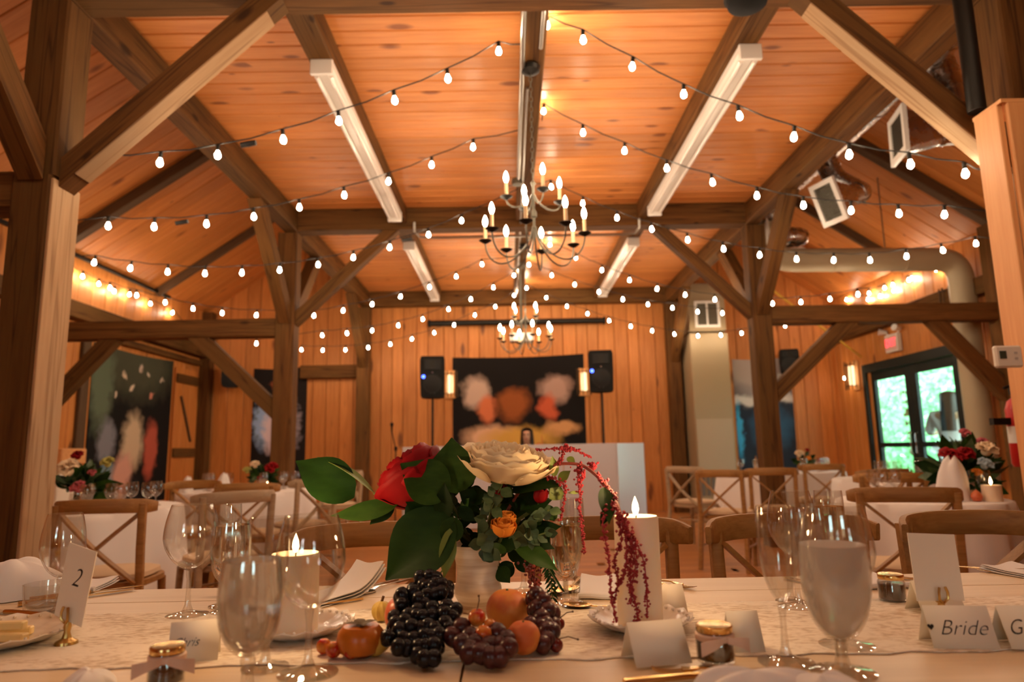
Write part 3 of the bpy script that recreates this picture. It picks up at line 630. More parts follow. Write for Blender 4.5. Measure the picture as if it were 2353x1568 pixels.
hanging('wall_hanging', 1.0, 1.9, YF-.03, 'wall hanging with a grey lilac top and dark blue foot, behind the right post', print_mat('abstract_print_grey', (.03, .04, .06), [(0, 1.75, .9, .75, (.32, .27, .26)), (-.1, 1.2, .9, .1, (.52, .48, .44)), (-.45, .65, .08, .6, (.05, .32, .55)), (.1, .7, .45, .42, (.03, .08, .14))]), 4.38, .66)
hanging('wall_hanging', 2.06, 2.1, XL+.03, 'tall dark green wall hanging with pale and pink patches on the left wall', print_mat('abstract_print_green', (.012, .012, .012), [(0, 2.0, 1.3, .7, (.055, .06, .04)), (-.8, 1.6, .34, .8, (.09, .12, .08)), (-.62, .85, .26, .36, (.16, .17, .2)), (-.55, .35, .24, .36, (.12, .2, .24)), (.02, .85, .34, .5, (.46, .36, .24)), (-.18, .4, .3, .4, (.5, .28, .22)), (.5, .75, .22, .5, (.36, .08, .05)), (.12, .12, .3, .36, (.012, .012, .014)), (-.3, 1.75, .05, .05, (.5, .4, .3)), (-.1, 1.6, .06, .06, (.55, .45, .35)), (.3, 1.8, .05, .05, (.5, .42, .34)), (-.45, 1.5, .05, .05, (.5, .42, .34)), (.45, 1.55, .06, .05, (.5, .2, .14)), (.1, 1.9, .05, .06, (.45, .36, .3)), (.7, 1.75, .05, .05, (.4, .34, .28))], 0, 6), 9.56, .42, 'left')
# barn door, trim and pedestal on the left wall
t = thing('barn_door', 'pine plank barn door with a dark diagonal bar on the left wall', 'door', (XL+.05, 11.0, 0))
for i in range(3): obj('plank', board_mesh(2.4, .235, .03, .004, PINE2), None, t, mw=axes((0, -.24+.24*i, 1.25), (0, 0, 1), (1, 0, 0)))
for z in (2.28, 1.12): obj('rail', board_mesh(.72, .14, .03, .004, TIMBER), None, t, mw=axes((.032, 0, z), (0, 1, 0), (1, 0, 0)))
obj('diagonal_bar', board_mesh(.8, .035, .03, .003, DARKT), None, t, mw=axes((.032, .0, 1.65), (0, .42, -.75), (1, 0, 0)))
tag(beam('door_track', (XL+.08, 8.4, 2.6), (XL+.08, 11.45, 2.6), .05, .09, TIMBER), 'brown track board above the dark green wall hanging', 'rail')
tag(beam('trim_board', (XL+.05, 8.35, .1), (XL+.05, 8.35, 2.5), .16, .05, DARKT, (1, 0, 0)), 'dark upright trim board left of the green wall hanging', 'board')
t = thing('pedestal', 'pale pedestal with a pine box top by the left wall', 'pedestal', (-4.65, 7.1, 0))
obj('column', MB().box((-.14, -.14, 0), (.14, .14, 1.0), .01), PAPER, t, ang=0); obj('box_top', MB().box((-.2, -.2, 1.0), (.2, .2, 1.16), .01), NEWPINE, t, ang=0)
# projection screen case, projector
t = thing('projection_screen', 'long black projection screen case on the far wall', 'projection screen', (.165, 11.6, 3.25))
obj('case', MB().tube([(-1.5, 0, 0), (1.5, 0, 0)], .05, 12), BLACKM, t); obj('bracket', MB().box((-1.42, .04, -.03), (-1.38, .14, .06)).box((1.38, .04, -.03), (1.42, .14, .06)), BLACKM, t, ang=0)
for s in (-1, 1): obj('end_cap', MB().box((s*1.51-.02, -.055, -.06), (s*1.51+.02, .055, .06), .01), BLACK, t, ang=0)
t = thing('projector', 'white projector hanging behind the far chandelier', 'projector', (.19, 9.1, 2.5))
obj('case', MB().box((-.16, -.12, 0), (.16, .12, .11), .012), WHITE, t, ang=0); obj('lens', MB().tube([(.05, .12, .05), (.05, .15, .05)], .035, 14), BLACK, t); obj('mount_pole', MB().tube([(0, 0, .11), (0, 0, 1.12)], .018, 8), IRON, t)
# loudspeakers
LED = emit('blue_led', (.05, .1, 1), 6)
def speaker(loc, label, rz, led=True, h=.64, w=.38, group='black loudspeakers'):
    t = thing('loudspeaker', label, 'loudspeaker', loc, rz, group)
    mb = MB()
    def prof(k, z): return [(-w/2*k, -.16, z), (w/2*k, -.16, z), (w/2*k, .02, z), (w*.3*k, .17, z), (-w*.3*k, .17, z), (-w/2*k, .02, z)]
    v = []; 
    for z, k in ((0, .86), (.03, .95), (h*.5, 1), (h-.05, 1), (h, .9)): v += prof(k, z)
    f = [(j*6+i, j*6+(i+1) % 6, (j+1)*6+(i+1) % 6, (j+1)*6+i) for j in range(4) for i in range(6)]+[(5, 4, 3, 2, 1, 0), (24, 25, 26, 27, 28, 29)]
    obj('cabinet', mb.add(v, f, False), BLACK, t, ang=0)
    GR = mat('dark_grille_mesh', (.02, .02, .02), .6, spec=.15)
    obj('woofer', MB().lathe([(0, .03), (.05, .035), (.13, .006), (.145, 0), (.15, .006)], 24), GR, t, (0, -.166, h*.33), (radians(90), 0, 0))
    obj('horn', MB().box((-.13, -.176, h*.66), (.13, -.161, h*.92), .006), GR, t, ang=0); obj('horn_throat', MB().box((-.04, -.182, h*.7), (.04, -.177, h*.88)), BLACKM, t, ang=0)
    obj('badge', MB().box((-.035, -.17, h*.1), (.035, -.161, h*.13)), mat('grey_badge', (.4, .4, .4), .4), t, ang=0)
    if led:
        obj('status_light', MB().lathe([(.014, 0), (.026, .003), (.026, .006), (.014, .008)], 14), LED, t, (-w*.36, -.168, h*.5), (radians(90), 0, 0))
        obj('tweeter_dot', MB().ball((0, -.168, h*.6), .014, 10, 6), SILVER, t)
    return t
def spk_stand(x, y, top, label):
    t = thing('speaker_stand', label, 'speaker stand', (x, y, 0), 0, 'black speaker stands')
    obj('pole', MB().tube([(0, 0, .1), (0, 0, top)], .018, 10), BLACKM, t); obj('collar', MB().lathe([(.03, 0), (.032, .02), (.032, .07), (.02, .08)], 12, (0, 0, .75)), BLACK, t)
    for i in range(3):
        a = 2*pi*i/3+.5; obj('leg', MB().tube([(.02*cos(a), .02*sin(a), .72), (.5*cos(a), .5*sin(a), .015)], .012, 6), BLACKM, t)
spk_stand(-1.18, 10.6, 1.875, 'black speaker stand left of the wall hanging'); speaker((-1.18, 10.6, 1.88), 'black loudspeaker with a blue light, left of the wall hanging', .1)
spk_stand(1.45, 10.6, 1.92, 'black speaker stand right of the wall hanging'); speaker((1.45, 10.6, 1.925), 'black loudspeaker with a blue light, right of the wall hanging', -.14)
s3 = speaker((-4.65, 11.45, 2.2), 'small dark loudspeaker hung high in the far left corner', .3, False, .36, .3); obj('wall_mount', MB().box((-.03, .15, .1), (.03, .29, .2)), BLACKM, s3, ang=0)
s4 = speaker((4.75, 11.45, 2.25), 'small dark loudspeaker hung high on the far wall by the right sconce', -.25, False, .4, .3); obj('wall_mount', MB().box((-.03, .15, .1), (.03, .29, .2)), BLACKM, s4, ang=0)
# microphone stand
t = thing('microphone_stand', 'thin black microphone stand left of the white booth', 'microphone stand', (-1.53, 9.3, 0))
obj('base', MB().lathe([(0, 0), (.14, 0), (.14, .015), (.02, .03), (0, .03)], 20), BLACKM, t); obj('pole', MB().tube([(0, 0, .02), (0, 0, 1.1)], .009, 8), BLACKM, t)
obj('clutch', MB().lathe([(.012, 0), (.022, .01), (.022, .05), (.012, .06)], 10, (0, 0, 1.08)), BLACK, t); obj('boom', MB().tube([(0, 0, 1.1), (-.05, -.03, 1.34)], .008, 8), BLACKM, t); obj('microphone', MB().lathe([(.009, 0), (.014, .08), (.022, .09), (.022, .12), (0, .135)], 10, (-.05, -.03, 1.33)), BLACK, t)
# booth
BOOTHM = mat('white_booth_panel', (.60, .6, .64), .25, spec=.5)
t = thing('dj_booth', 'white panelled DJ booth with a folded right wing', 'booth', (0, 9.5, 0))
for a, b in ((-1.47, -.75), (-.74, 0.0), (.01, .73), (.74, 1.46)): obj('front_panel', MB().box((a, 0, .02), (b, .03, 1.13), .004), BOOTHM, t, ang=0)
obj('side_panel', board_mesh(.68, 1.11, .03, .004, BOOTHM), None, t, mw=axes((1.70, .25, .575), (.46, .5, 0), (.5, -.46, 0)))
obj('side_panel', board_mesh(.5, 1.11, .03, .004, BOOTHM), None, t, mw=axes((-1.455, .285, .575), (0, 1, 0), (-1, 0, 0)))
obj('worktop', MB().box((-1.4, .1, .86), (1.4, .5, .89)), BLACK, t, ang=0)
# sconces: dark twigs round a lit panel
GLOW = emit('sconce_glow', (1, .66, .34), 1.5)
def sconce(loc, label, rz, lamp=True):
    t = thing('wall_sconce', label, 'wall sconce', loc, rz, 'rustic wall sconces')
    obj('back_plate', MB().box((-.09, -.02, -.24), (.09, 0, .24), .004), NEWPINE, t, ang=0)
    obj('lamp', MB().lathe([(.0, -.16), (.05, -.15), (.055, 0), (.05, .15), (0, .16)], 12, (0, -.075, 0)), GLOW, t)
    if lamp: obj('bulb', _blb, None, t, (-.13, -.14, .02))
    for z in (-.17, .17): obj('ring', MB().tube([(.12*cos(a), -.08-.1*sin(a), z) for a in [pi*i/10 for i in range(11)]], .006, 6), BLACKM, t)
    for i in range(6):
        a = pi*(i+.1)/5.2; obj('twig', MB().tube([(.12*cos(a)+random.uniform(-.01, .01), -.08-.1*sin(a), -.23), (.12*cos(a), -.08-.1*sin(a), .22+random.uniform(-.02, .03))], .008, 5), DARKT, t)
sconce((XR-.022, 10.95, 2.15), 'lit twig sconce on the right wall left of the glazed door', radians(-90)); sconce((XR-.022, 8.1, 2.05), 'lit twig sconce on the right wall just right of the glazed door', radians(-90), False)
sconce((XR-.022, 8.35, 2.75), 'lit twig sconce high on the right wall under the side beam', radians(-90), False)
sconce((-1.0, YF-.025, 2.2), 'lit twig sconce on the far wall left of the wall hanging', 0, False); sconce((1.3, YF-.025, 2.2), 'lit twig sconce on the far wall partly behind the right loudspeaker', 0, False)
# exit sign
REDL = emit('red_exit_light', (1, .06, .07), 1.6)
t = thing('exit_sign', 'white exit sign with red letters and two lamps above the glazed door', 'exit sign', (XR-.03, 9.75, 2.36), radians(-90))
obj('case', MB().box((-.16, -.07, 0), (.16, 0, .26), .006), WHITE, t, ang=0)
def text(name, s, size, m, parent, loc, rot, shear=0, ext=.002, sx=1.0, thin=0.0):
    c = bpy.data.curves.new(name, 'FONT'); c.body = s; c.offset = thin; c.size = size; c.extrude = ext; c.align_x = 'CENTER'; c.align_y = 'CENTER'; c.shear = shear; c.resolution_u = 4
    q = bpy.data.objects.new(name, c); COL.objects.link(q); dg = bpy.context.evaluated_depsgraph_get(); me = bpy.data.meshes.new_from_object(q.evaluated_get(dg)); bpy.data.objects.remove(q)
    me.materials.clear(); me.materials.append(m); o = obj(name, me, None, parent, loc, rot); o.scale = (sx, 1, 1); return o
obj('face', MB().box((-.14, -.076, .03), (.14, -.071, .23)), mat('pale_red_face', (.8, .5, .45), .4), t, ang=0)
text('lettering', 'EXIT', .17, REDL, t, (0, -.08, .13), (radians(90), 0, 0), 0, .003, .8)
for s in (-1, 1): obj('lamp_head', MB().tube([(s*.17, -.02, .31), (s*.21, -.12, .33)], [.03, .05], 12), WHITE, t); obj('lamp_arm', MB().tube([(s*.12, -.03, .25), (s*.17, -.02, .31)], .012, 6), WHITE, t)
# pine chase with thermostat at the near right post
t = thing('pine_chase', 'new pine boxed chase in front of the right post, knot in its face', 'post casing', (2.55, 3.2, 0))
for a, b, up in (((-.125, -.11, 0), (-.125, -.11, 2.72), 0), ): pass
obj('front_board', board_mesh(2.68, .2, .03, .004, NEWPINE), None, t, mw=axes((0, -.1, 1.34), (0, 0, 1), (0, -1, 0)))
obj('side_board', board_mesh(2.68, .17, .03, .004, NEWPINE), None, t, mw=axes((-.116, .0, 1.34), (0, 0, 1), (-1, 0, 0))); obj('side_board', board_mesh(2.68, .17, .03, .004, NEWPINE), None, t, mw=axes((.116, .0, 1.34), (0, 0, 1), (1, 0, 0)))
obj('cap', MB().box((-.13, -.115, 2.681), (.13, .09, 2.70)), NEWPINE, t, ang=0)
obj('knot', MB().lathe([(0, .002), (.016, .003), (.022, .001), (.024, 0)], 14, sq=(.7, 1.3)), mat('dark_knot', (.2, .07, .02), .6), t, (.05, -.116, 2.02), (radians(90), 0, 0))
g = atY(2313, 818, 3.07)
t = thing('thermostat', 'white thermostat on the new pine chase', 'thermostat', (g.x, 3.079, g.z-.055))
obj('case', MB().box((-.062, -.028, 0), (.062, 0, .1), .008), CREAMP, t, ang=0); obj('display', MB().box((-.045, -.031, .04), (-.015, -.0285, .075)), mat('lcd', (.05, .07, .05), .3), t, ang=0)
for z in (.035, .06): obj('button', MB().box((.02, -.031, z), (.035, -.0285, z+.01)), mat('grey_button', (.5, .47, .42), .5), t, ang=0)
tag(obj('drain_pipe', MB().tube([(2.48, 3.33, 2.76), (2.48, 3.33, 3.52)], .045, 14), BLACKM), 'thick black pipe rising above the pine chase at right', 'pipe')
# fire extinguisher
t = thing('fire_extinguisher', 'red fire extinguisher beside the near right post', 'fire extinguisher', (3.06, 4.12, .9))
RED = mat('extinguisher_red', (.5, .015, .012), .3)
obj('cylinder', MB().lathe([(0, 0), (.05, .0), (.06, .02), (.06, .34), (.045, .39), (.02, .41), (.02, .43), (0, .43)], 20), RED, t); obj('label_band', MB().lathe([(.0606, .14), (.0606, .24)], 20), WHITE, t)
obj('valve', MB().box((-.02, -.02, .43), (.02, .02, .48)), BLACKM, t, ang=0); obj('handle', MB().tube([(-.06, 0, .47), (0, 0, .49), (.07, 0, .51)], .009, 6), BLACKM, t); obj('tag_card', MB().box((-.03, -.03, .36), (.03, -.026, .44)), mat('green_tag', (.2, .5, .1), .6), t, ang=0)
obj('wall_bracket', MB().box((-.16, -.02, .25), (-.055, .02, .29)), BLACKM, t, ang=0)
# ---------------------------------------------------------------- cross-back chairs (local: seat faces +Y)
def chair_proto(wm, label, cushion=True):
    t = thing('crossback_chair', label, 'chair', (0, 0, 0), 0, None)
    # seat
    mb = MB(); n = 28; v = []
    for z, k in ((.425, .95), (.43, 1), (.455, 1), (.46, .97)):
        for i in range(n):
            a = 2*pi*i/n; c, s = cos(a), sin(a); e = .55
            x = .205*abs(c)**e*(1 if c > 0 else -1)*(1+.07*s); y = .2*abs(s)**e*(1 if s > 0 else -1); v.append((x*k, y*k, z))
    f = [(j*n+i, j*n+(i+1) % n, (j+1)*n+(i+1) % n, (j+1)*n+i) for j in range(3) for i in range(n)]+[tuple(range(n-1, -1, -1)), tuple(3*n+i for i in range(n))]
    obj('seat', mb.add(v, f), wm, t)
    if cushion:
        mb = MB(); v = []
        for z, k in ((.461, .9), (.47, .98), (.49, .96), (.5, .8)):
            for i in range(n):
                a = 2*pi*i/n; c, s = cos(a), sin(a); e = .6; v.append((.2*abs(c)**e*(1 if c > 0 else -1)*k, .195*abs(s)**e*(1 if s > 0 else -1)*k, z))
        obj('cushion', mb.add(v, f), CUSH, t)
    # rail: bent board, ends swung forward
    pts = []; 
    for i in range(17):
        u = -1+i/8; pts.append((.235*sin(u*1.25)/sin(1.25), -.255+.12*abs(u)**2.2, .812+.012*(1-u*u)))
    h, b = .034, .012
    sec = [(-b, -h+.006), (-b, h-.006), (-b+.005, h), (b-.005, h), (b, h-.006), (b, -h+.006), (b-.005, -h), (-b+.005, -h)]
    sc = [1-.32*max(0, abs(-1+i/8)-.78)/.22 for i in range(17)]
    obj('back_rail', MB().sweep(pts, sec, (0, 0, 1), sc), wm, t)
    r4 = [(-.017, -.013), (-.017, .013), (-.01, .018), (.01, .018), (.017, .013), (.017, -.013), (.01, -.018), (-.01, -.018)]
    for s in (-1, 1):
        P = [(s*.205, -.235, 0), (s*.198, -.2, .25), (s*.193, -.182, .44), (s*.192, -.195, .62), (s*.195, -.205, .8), (s*.196, -.206, .83)]
        obj('leg', MB().sweep(P, r4, (0, 1, 0)), wm, t)
        obj('leg', MB().sweep([(s*.19, .195, 0), (s*.178, .172, .25), (s*.172, .165, .428)], r4, (0, 1, 0), [.72, .9, 1]), wm, t)
        obj('screw', MB().ball((s*.196, -.187, .815), (.007, .004, .007), 8, 5), SILVER, t)
        br = [(.0065*p[0]/.017*1.0, p[1]*.95) for p in r4]
        P = []
        for i in range(9):
            u = i/8; P.append((s*(.18-.36*u), -.192-.035*sin(pi*u)+s*.007, .785-.33*u))
        obj('cross_brace', MB().sweep(P, [(-.006, -.021), (-.006, .021), (.006, .021), (.006, -.021)], (0, 1, 0), sm=False), wm, t, ang=0)
        obj('stretcher', MB().tube([(s*.2, -.2, .2), (s*.183, .18, .2)], .009, 6), wm, t)
    obj('stretcher', MB().tube([(-.181, .176, .25), (.181, .176, .25)], .009, 6), wm, t)
    obj('seat_hoop', MB().tube([(.17*cos(a), .17*sin(a), .3) for a in [2*pi*i/20 for i in range(21)]], .008, 6, cap=False), wm, t)
    return t
cA = chair_proto(CHAIRW, 'oak cross-back chair across the table, behind the fork pair left of the flowers', False)
def place(src, x, y, rz, lab, grp, first=[set()]):
    if id(src) not in first[0]:
        first[0].add(id(src)); src.location = (x, y, 0); src.rotation_euler = (0, 0, rz); src['label'] = lab; src['group'] = grp; return src
    return dup(src, (x, y, 0), rz, lab, grp)
G1 = 'chairs along the far side of the head table'
place(cA, -.365, 1.76, pi, 'oak cross-back chair across the table, left of the bouquet', G1)
place(cA, .255, 1.80, pi-.02, 'oak cross-back chair across the table, right of the bouquet behind the tall candle', G1)
place(cA, .775, 1.79, pi+.02, 'oak cross-back chair across the table behind the champagne glasses at right', G1)
place(cA, 1.30, 1.765, pi+.03, 'oak cross-back chair across the table behind the gold card holder', G1)
G2 = 'cross-back chairs at the guest tables'
gB = chair_proto(CHAIRW, 'x'); gP = chair_proto(PALECH, 'x')
place(gB, -2.02, 3.62, .12, 'brown cross-back chair with its X back before the left round table', G2)
place(gB, -1.95, 5.3, .05, 'brown cross-back chair at the far left table, its rail seen left of the second post', G2)
place(gB, -2.62, 5.62, pi, 'brown cross-back chair on the far side of the left round table', G2)
place(gB, -3.3, 3.5, -.2, 'brown cross-back chair half hidden by the big left post', G2)
place(gP, -1.68, 4.12, .75, 'grey oak cross-back chair turned toward the left round table, by the wine glass', G2)
place(gP, -1.78, 5.95, .95, 'grey oak cross-back chair at the far left table beside the second post', G2)
place(gP, -2.02, 8.2, 2.2, 'pale cross-back chair standing behind the second left post', G2)
place(gB, 1.86, 3.36, -.3, 'brown cross-back chair in front of the right round table, its seat turned right', G2)
place(gB, 2.22, 2.78, .2, 'brown cross-back chair cut by the right pine chase', G2)
place(gB, 2.95, 5.7, .2, 'brown cross-back chair left of the glazed door, behind the middle glasses', G2)
place(gB, 2.68, 4.95, -.3, 'brown cross-back chair behind the right round table, below the glazed door', G2)
place(gP, 1.98, 7.5, -.9, 'pale cross-back chair before the metal chase', G2)
place(gB, 1.95, 6.25, -.62, 'brown cross-back chair left of the second right post', G2)
place(gB, 2.42, 6.5, -.2, 'brown cross-back chair partly behind the second right post', G2)
place(gB, 3.32, 7.5, -.1, 'brown cross-back chair just right of the second right post', G2)
# ---------------------------------------------------------------- guest tables
def guest_table(x, y, r, label, clabel, zt=.735):
    t = thing('round_table', label, 'table', (x, y, 0), 0, 'guest tables')
    obj('tabletop', MB().lathe([(0, zt-.03), (r, zt-.03), (r, zt-.004), (0, zt-.004)], 40), CHAIRW, t)
    obj('pedestal', MB().lathe([(.28, 0), (.28, .03), (.05, .08), (.05, zt-.03)], 16), BLACKM, t)
    mb = MB(); n = 96; ph = random.uniform(0, 6); v = []
    rows = [(0.0, zt, 0), (r*.5, zt, 0), (r*.97, zt, 0), (r+.004, zt-.006, 0), (r+.012, zt-.05, .12), (r+.02, zt-.2, .5), (r+.03, zt-.4, .85), (r+.04, zt-.6, 1)]
    for R, z, a in rows:
        for i in range(n):
            an = 2*pi*i/n; w = a*(.028*sin(9*an+ph)+.02*sin(17*an+2*ph)+.012*sin(5*an)); v.append(((R+w+.02*a)*cos(an), (R+w+.02*a)*sin(an), z))
    m = len(rows); f = [(j*n+i, (j+1)*n+i, (j+1)*n+(i+1) % n, j*n+(i+1) % n) for j in range(m-1) for i in range(n)]
    tag(obj('tablecloth', mb.add(v, f), LINEN, loc=(x, y, 0), ang=60), clabel, 'tablecloth', 'white tablecloths on the guest tables')
    return zt
guest_table(-2.95, 4.55, .75, 'round guest table at left, behind the first post', 'white cloth on the left round table, behind the X-back chair')
guest_table(-2.5, 6.6, .62, 'far left round guest table, left of the second post', 'white cloth on the far left round table')
guest_table(2.36, 4.02, .44, 'small round guest table at right, holding the large bouquet', 'white cloth on the small right table with the large bouquet')
guest_table(3.4, 8.75, .75, 'far right round guest table behind the second right post', 'white cloth on the far right round table behind the post')
guest_table(3.62, 6.5, .55, 'round guest table before the glazed door', 'white cloth on the round table before the glazed door')
# ---------------------------------------------------------------- the head table: two plank tables end to end
ZT = .76
for k, (a, b, lab) in enumerate(((-2.3, -.0705, 'whitewashed plank table, the left one of two end to end'), (-.0665, 2.3, 'whitewashed plank table, the right one of two end to end'))):
    t = thing('plank_table', lab, 'table', ((a+b)/2, 1.09, 0), 0, 'plank tables of the head table'); L = b-a; y = -.52; i = 0
    for w in (.15, .14, .16, .15, .14, .15, .14):
        obj('plank', board_mesh(round(L, 4), w-.0016, .035, .002, TABLEW), None, t, mw=axes((0, y+w/2, ZT-.0175), (1, 0, 0))); y += w
    for s in (-1, 1):
        obj('apron', board_mesh(round(L-.2, 4), .09, .025, .002, TABLEW), None, t, mw=axes((0, s*.45, ZT-.082), (1, 0, 0), (0, -1, 0)))
        for q in (-1, 1): obj('leg', MB().box((s*(L/2-.12)-.04, q*.41-.04, 0), (s*(L/2-.12)+.04, q*.41+.04, ZT-.036), .006), TABLEW, t, ang=0)
# lace runner
LACE = mat('cream_lace', (.82, .72, .58), .9, spec=.1); _k = N(LACE); _v = _k.coord((55, 120, 55)); _n = _k.noise(_v, 1, 3); _w = _k.noise(_k.coord((9, 16, 9)), 1, 2)
_f = _k.ramp(_k.math('MULTIPLY_ADD', _w, .45, _k.math('MULTIPLY', _n, .7)), [(.43, (.58, .46, .33)), (.6, (.84, .75, .62))]); _k.put(_k.b.inputs['Base Color'], _f.outputs[0]); _k.bump(_n, .5, .002)
ya, yb = 1.012, 1.345
def fr(u, v):
    x = -2.2+4.4*u; e = .004*sin(x*47)+.003*sin(x*91+1)
    return (x, ya+(yb-ya)*v+(e if v in (0, 1) else 0)-.004*x, ZT+.0025)
tag(obj('table_runner', MB().sheet(fr, 220, 6, .0018), LACE), 'cream lace runner along the middle of the head table', 'table runner')
ZR = ZT+.0028
# ---------------------------------------------------------------- glassware
def scale_prof(p, R, H): return [(r*R, z*H) for r, z in p]
WINEP = [(.10, .0), (.32, .03), (.62, .13), (.88, .3), (.985, .44), (1.0, .52), (.96, .68), (.86, .86), (.76, 1.0)]
FLUTEP = [(.12, 0), (.3, .03), (.56, .12), (.8, .27), (.95, .45), (1.0, .62), (.99, .8), (.94, 1.0)]
GOBP = [(.16, 0), (.42, .04), (.72, .15), (.92, .32), (1.0, .5), (.99, .68), (.94, .86), (.88, 1.0)]
def refine(p, n=4):
    out = []
    for i in range(len(p)-1):
        p0, p1, p2, p3 = p[max(i-1, 0)], p[i], p[i+1], p[min(i+2, len(p)-1)]
        for k in range(n):
            t = k/n; out.append(tuple(.5*((2*p1[c])+(-p0[c]+p2[c])*t+(2*p0[c]-5*p1[c]+4*p2[c]-p3[c])*t*t+(-p0[c]+3*p1[c]-3*p2[c]+p3[c])*t**3) for c in (0, 1)))
    return out+[p[-1]]
def glass(name, label, loc, prof, R, bowl_h, stem_h, foot_r, fill=0, liquid=None, group='stemware on the head table', nseg=40, stem_r=.0045, bowl=None, kind='glass'):
    t = thing(name, label, kind, loc, 0, group)
    p = refine(scale_prof(prof, R, bowl_h)); z0 = stem_h
    outer = [(0, z0)]+[(r, z0+z) for r, z in p]; inner = [(max(r-.0012, .0), z0+z+.0025) for r, z in p[:-1]]+[(p[-1][0]-.0008, z0+p[-1][1])]
    mb = MB(); prof2 = outer+inner[::-1]+[(0, z0+.004)]; v = prof2
    obj('bowl', mb.lathe(prof2, nseg), bowl or GLASS, t)
    foot = [(0, .0), (foot_r, 0), (foot_r, .0018), (foot_r*.6, .0045), (foot_r*.25, .009), (stem_r*1.3, .02), (stem_r, .04), (stem_r, stem_h-.02), (stem_r*1.5, stem_h-.004), (p[1][0]*.9, stem_h+.001), (0, stem_h+.001)]
    obj('stem', MB().lathe(foot, 28), SOLIDG, t)
    if fill:
        q = [(r-.0016, z) for r, z in p if z <= bowl_h*fill]; q = [(0, z0+.0045)]+[(max(r, .0), z0+z+.0045) for r, z in q]; q.append((0, q[-1][1]))
        obj('liquid', MB().lathe(q, nseg), liquid, t)
    return t
def W_(px, py, z=ZT): q = on(px, py, z); return (q.x, q.y, z+.0006)
def gpx(name, label, px, base, bowl, top, wpx, prof, foot=.035, fill=0, liquid=None, stem_r=.0042):
    """a glass standing on the table where its foot is seen, sized from how large it shows there"""
    q = on(px, base, ZT); b = atY(px, bowl, q.y).z-ZT; tp = atY(px, top, q.y).z-ZT; R = wpx/2*sqrt(q.y**2+.06)/FPX
    return glass(name, label, (q.x, q.y, ZT+.0006), prof, R, tp-b, b, foot, fill, liquid, stem_r=stem_r)
gpx('wine_glass', 'empty wine glass at the far left, behind the number card', 132, 1410, 1328, 1181, 88, WINEP)
gpx('wine_glass', 'empty wine glass left of the water goblet, before the X-back chair', 430, 1416, 1308, 1160, 112, WINEP, .038)
gpx('water_goblet', 'water goblet behind and right of the left wine glass', 524, 1408, 1346, 1199, 84, GOBP, .033, .93, WATER)
gpx('champagne_flute', 'empty champagne flute behind the left water goblet', 516, 1394, 1290, 1160, 56, FLUTEP, .03)
gpx('champagne_flute', 'empty flute between the blurred goblet and the large wine glass', 609, 1536, 1440, 1190, 82, FLUTEP, .032)
gpx('water_goblet', 'blurred full water goblet at the front left', 566, 1612, 1510, 1284, 132, GOBP, .036, .95, MISTW, .006)
gpx('wine_glass', 'large empty wine glass before the left candle', 707, 1550, 1400, 1185, 146, WINEP, .04)
gpx('champagne_flute', 'champagne flute right of the bouquet behind the amaranth strand', 1321, 1392, 1306, 1146, 54, FLUTEP, .03, .6, WINE)
gpx('water_goblet', 'water goblet behind the flute right of the bouquet', 1301, 1386, 1336, 1192, 74, GOBP, .034, .92, WATER)
gpx('wine_glass', 'wine glass hidden behind the vase and the flowers', 1204, 1362, 1288, 1150, 90, WINEP, .036)
gpx('champagne_flute', 'empty champagne flute at right, nearest of the right glasses', 1807, 1524, 1384, 1163, 84, FLUTEP, .037)
gpx('water_goblet', 'water goblet with cloudy cold water at the front right', 1938, 1548, 1474, 1180, 142, GOBP, .04, .75, ICEW, .006)
gpx('wine_glass', 'wine glass standing behind the right champagne flute', 1836, 1398, 1278, 1128, 104, WINEP, .036)
gpx('champagne_flute', 'short flute seen through the wine glass at right', 1818, 1384, 1262, 1166, 48, FLUTEP, .028)
gpx('champagne_flute', 'champagne flute half behind the cloudy goblet at right', 1925, 1394, 1272, 1128, 62, FLUTEP, .03, .75, WINE)
gpx('wine_glass', 'big wine glass right behind the cloudy goblet', 1946, 1486, 1372, 1160, 146, WINEP, .039)
gpx('water_goblet', 'small water goblet behind the right wine glass', 1884, 1392, 1330, 1165, 94, GOBP, .033, .88, WATER)
# low tumbler
t = thing('tumbler', 'low thick glass tumbler at the far left edge', 'glass', W_(104, 1402)); obj('bowl', MB().lathe([(0, .0), (.034, 0), (.037, .004), (.041, .05), (.039, .05), (.034, .008), (0, .007)], 28), GLASS, t); obj('base', MB().lathe([(0, .0075), (.032, .0082), (.033, .013), (0, .0145)], 24), SOLIDG, t)
# ---------------------------------------------------------------- candles on scalloped glass plates
PLATEG = mat('scalloped_plate', (.8, .74, .66), .12, spec=.6)
def plate(loc, label, R, m=PLATEG):
    t = thing('plate', label, 'plate', loc); mb = MB(); n = 64; v = []
    for r, z in ((0, .004), (.55, .004), (.62, .006), (.8, .012), (.97, .019), (1.0, .021), (1.0, .019), (.8, .009), (.6, .002), (.5, 0), (0, 0)):
        for i in range(n):
            a = 2*pi*i/n; k = R*r*(1+(.022*cos(16*a) if r > .75 else 0)); v.append((k*cos(a), k*sin(a), z+(.002*cos(16*a) if r > .75 else 0)))
    f = [(j*n+i, j*n+(i+1) % n, (j+1)*n+(i+1) % n, (j+1)*n+i) for j in range(10) for i in range(n)]
    obj('dish', mb.add(v, f), m, t); mb = MB()
    for i in range(32): a = 2*pi*i/32; mb.ball((.9*R*cos(a), .9*R*sin(a), .0185), .0028, 6, 4)
    tag(obj('beading', mb, m, t), kind='stuff'); return t
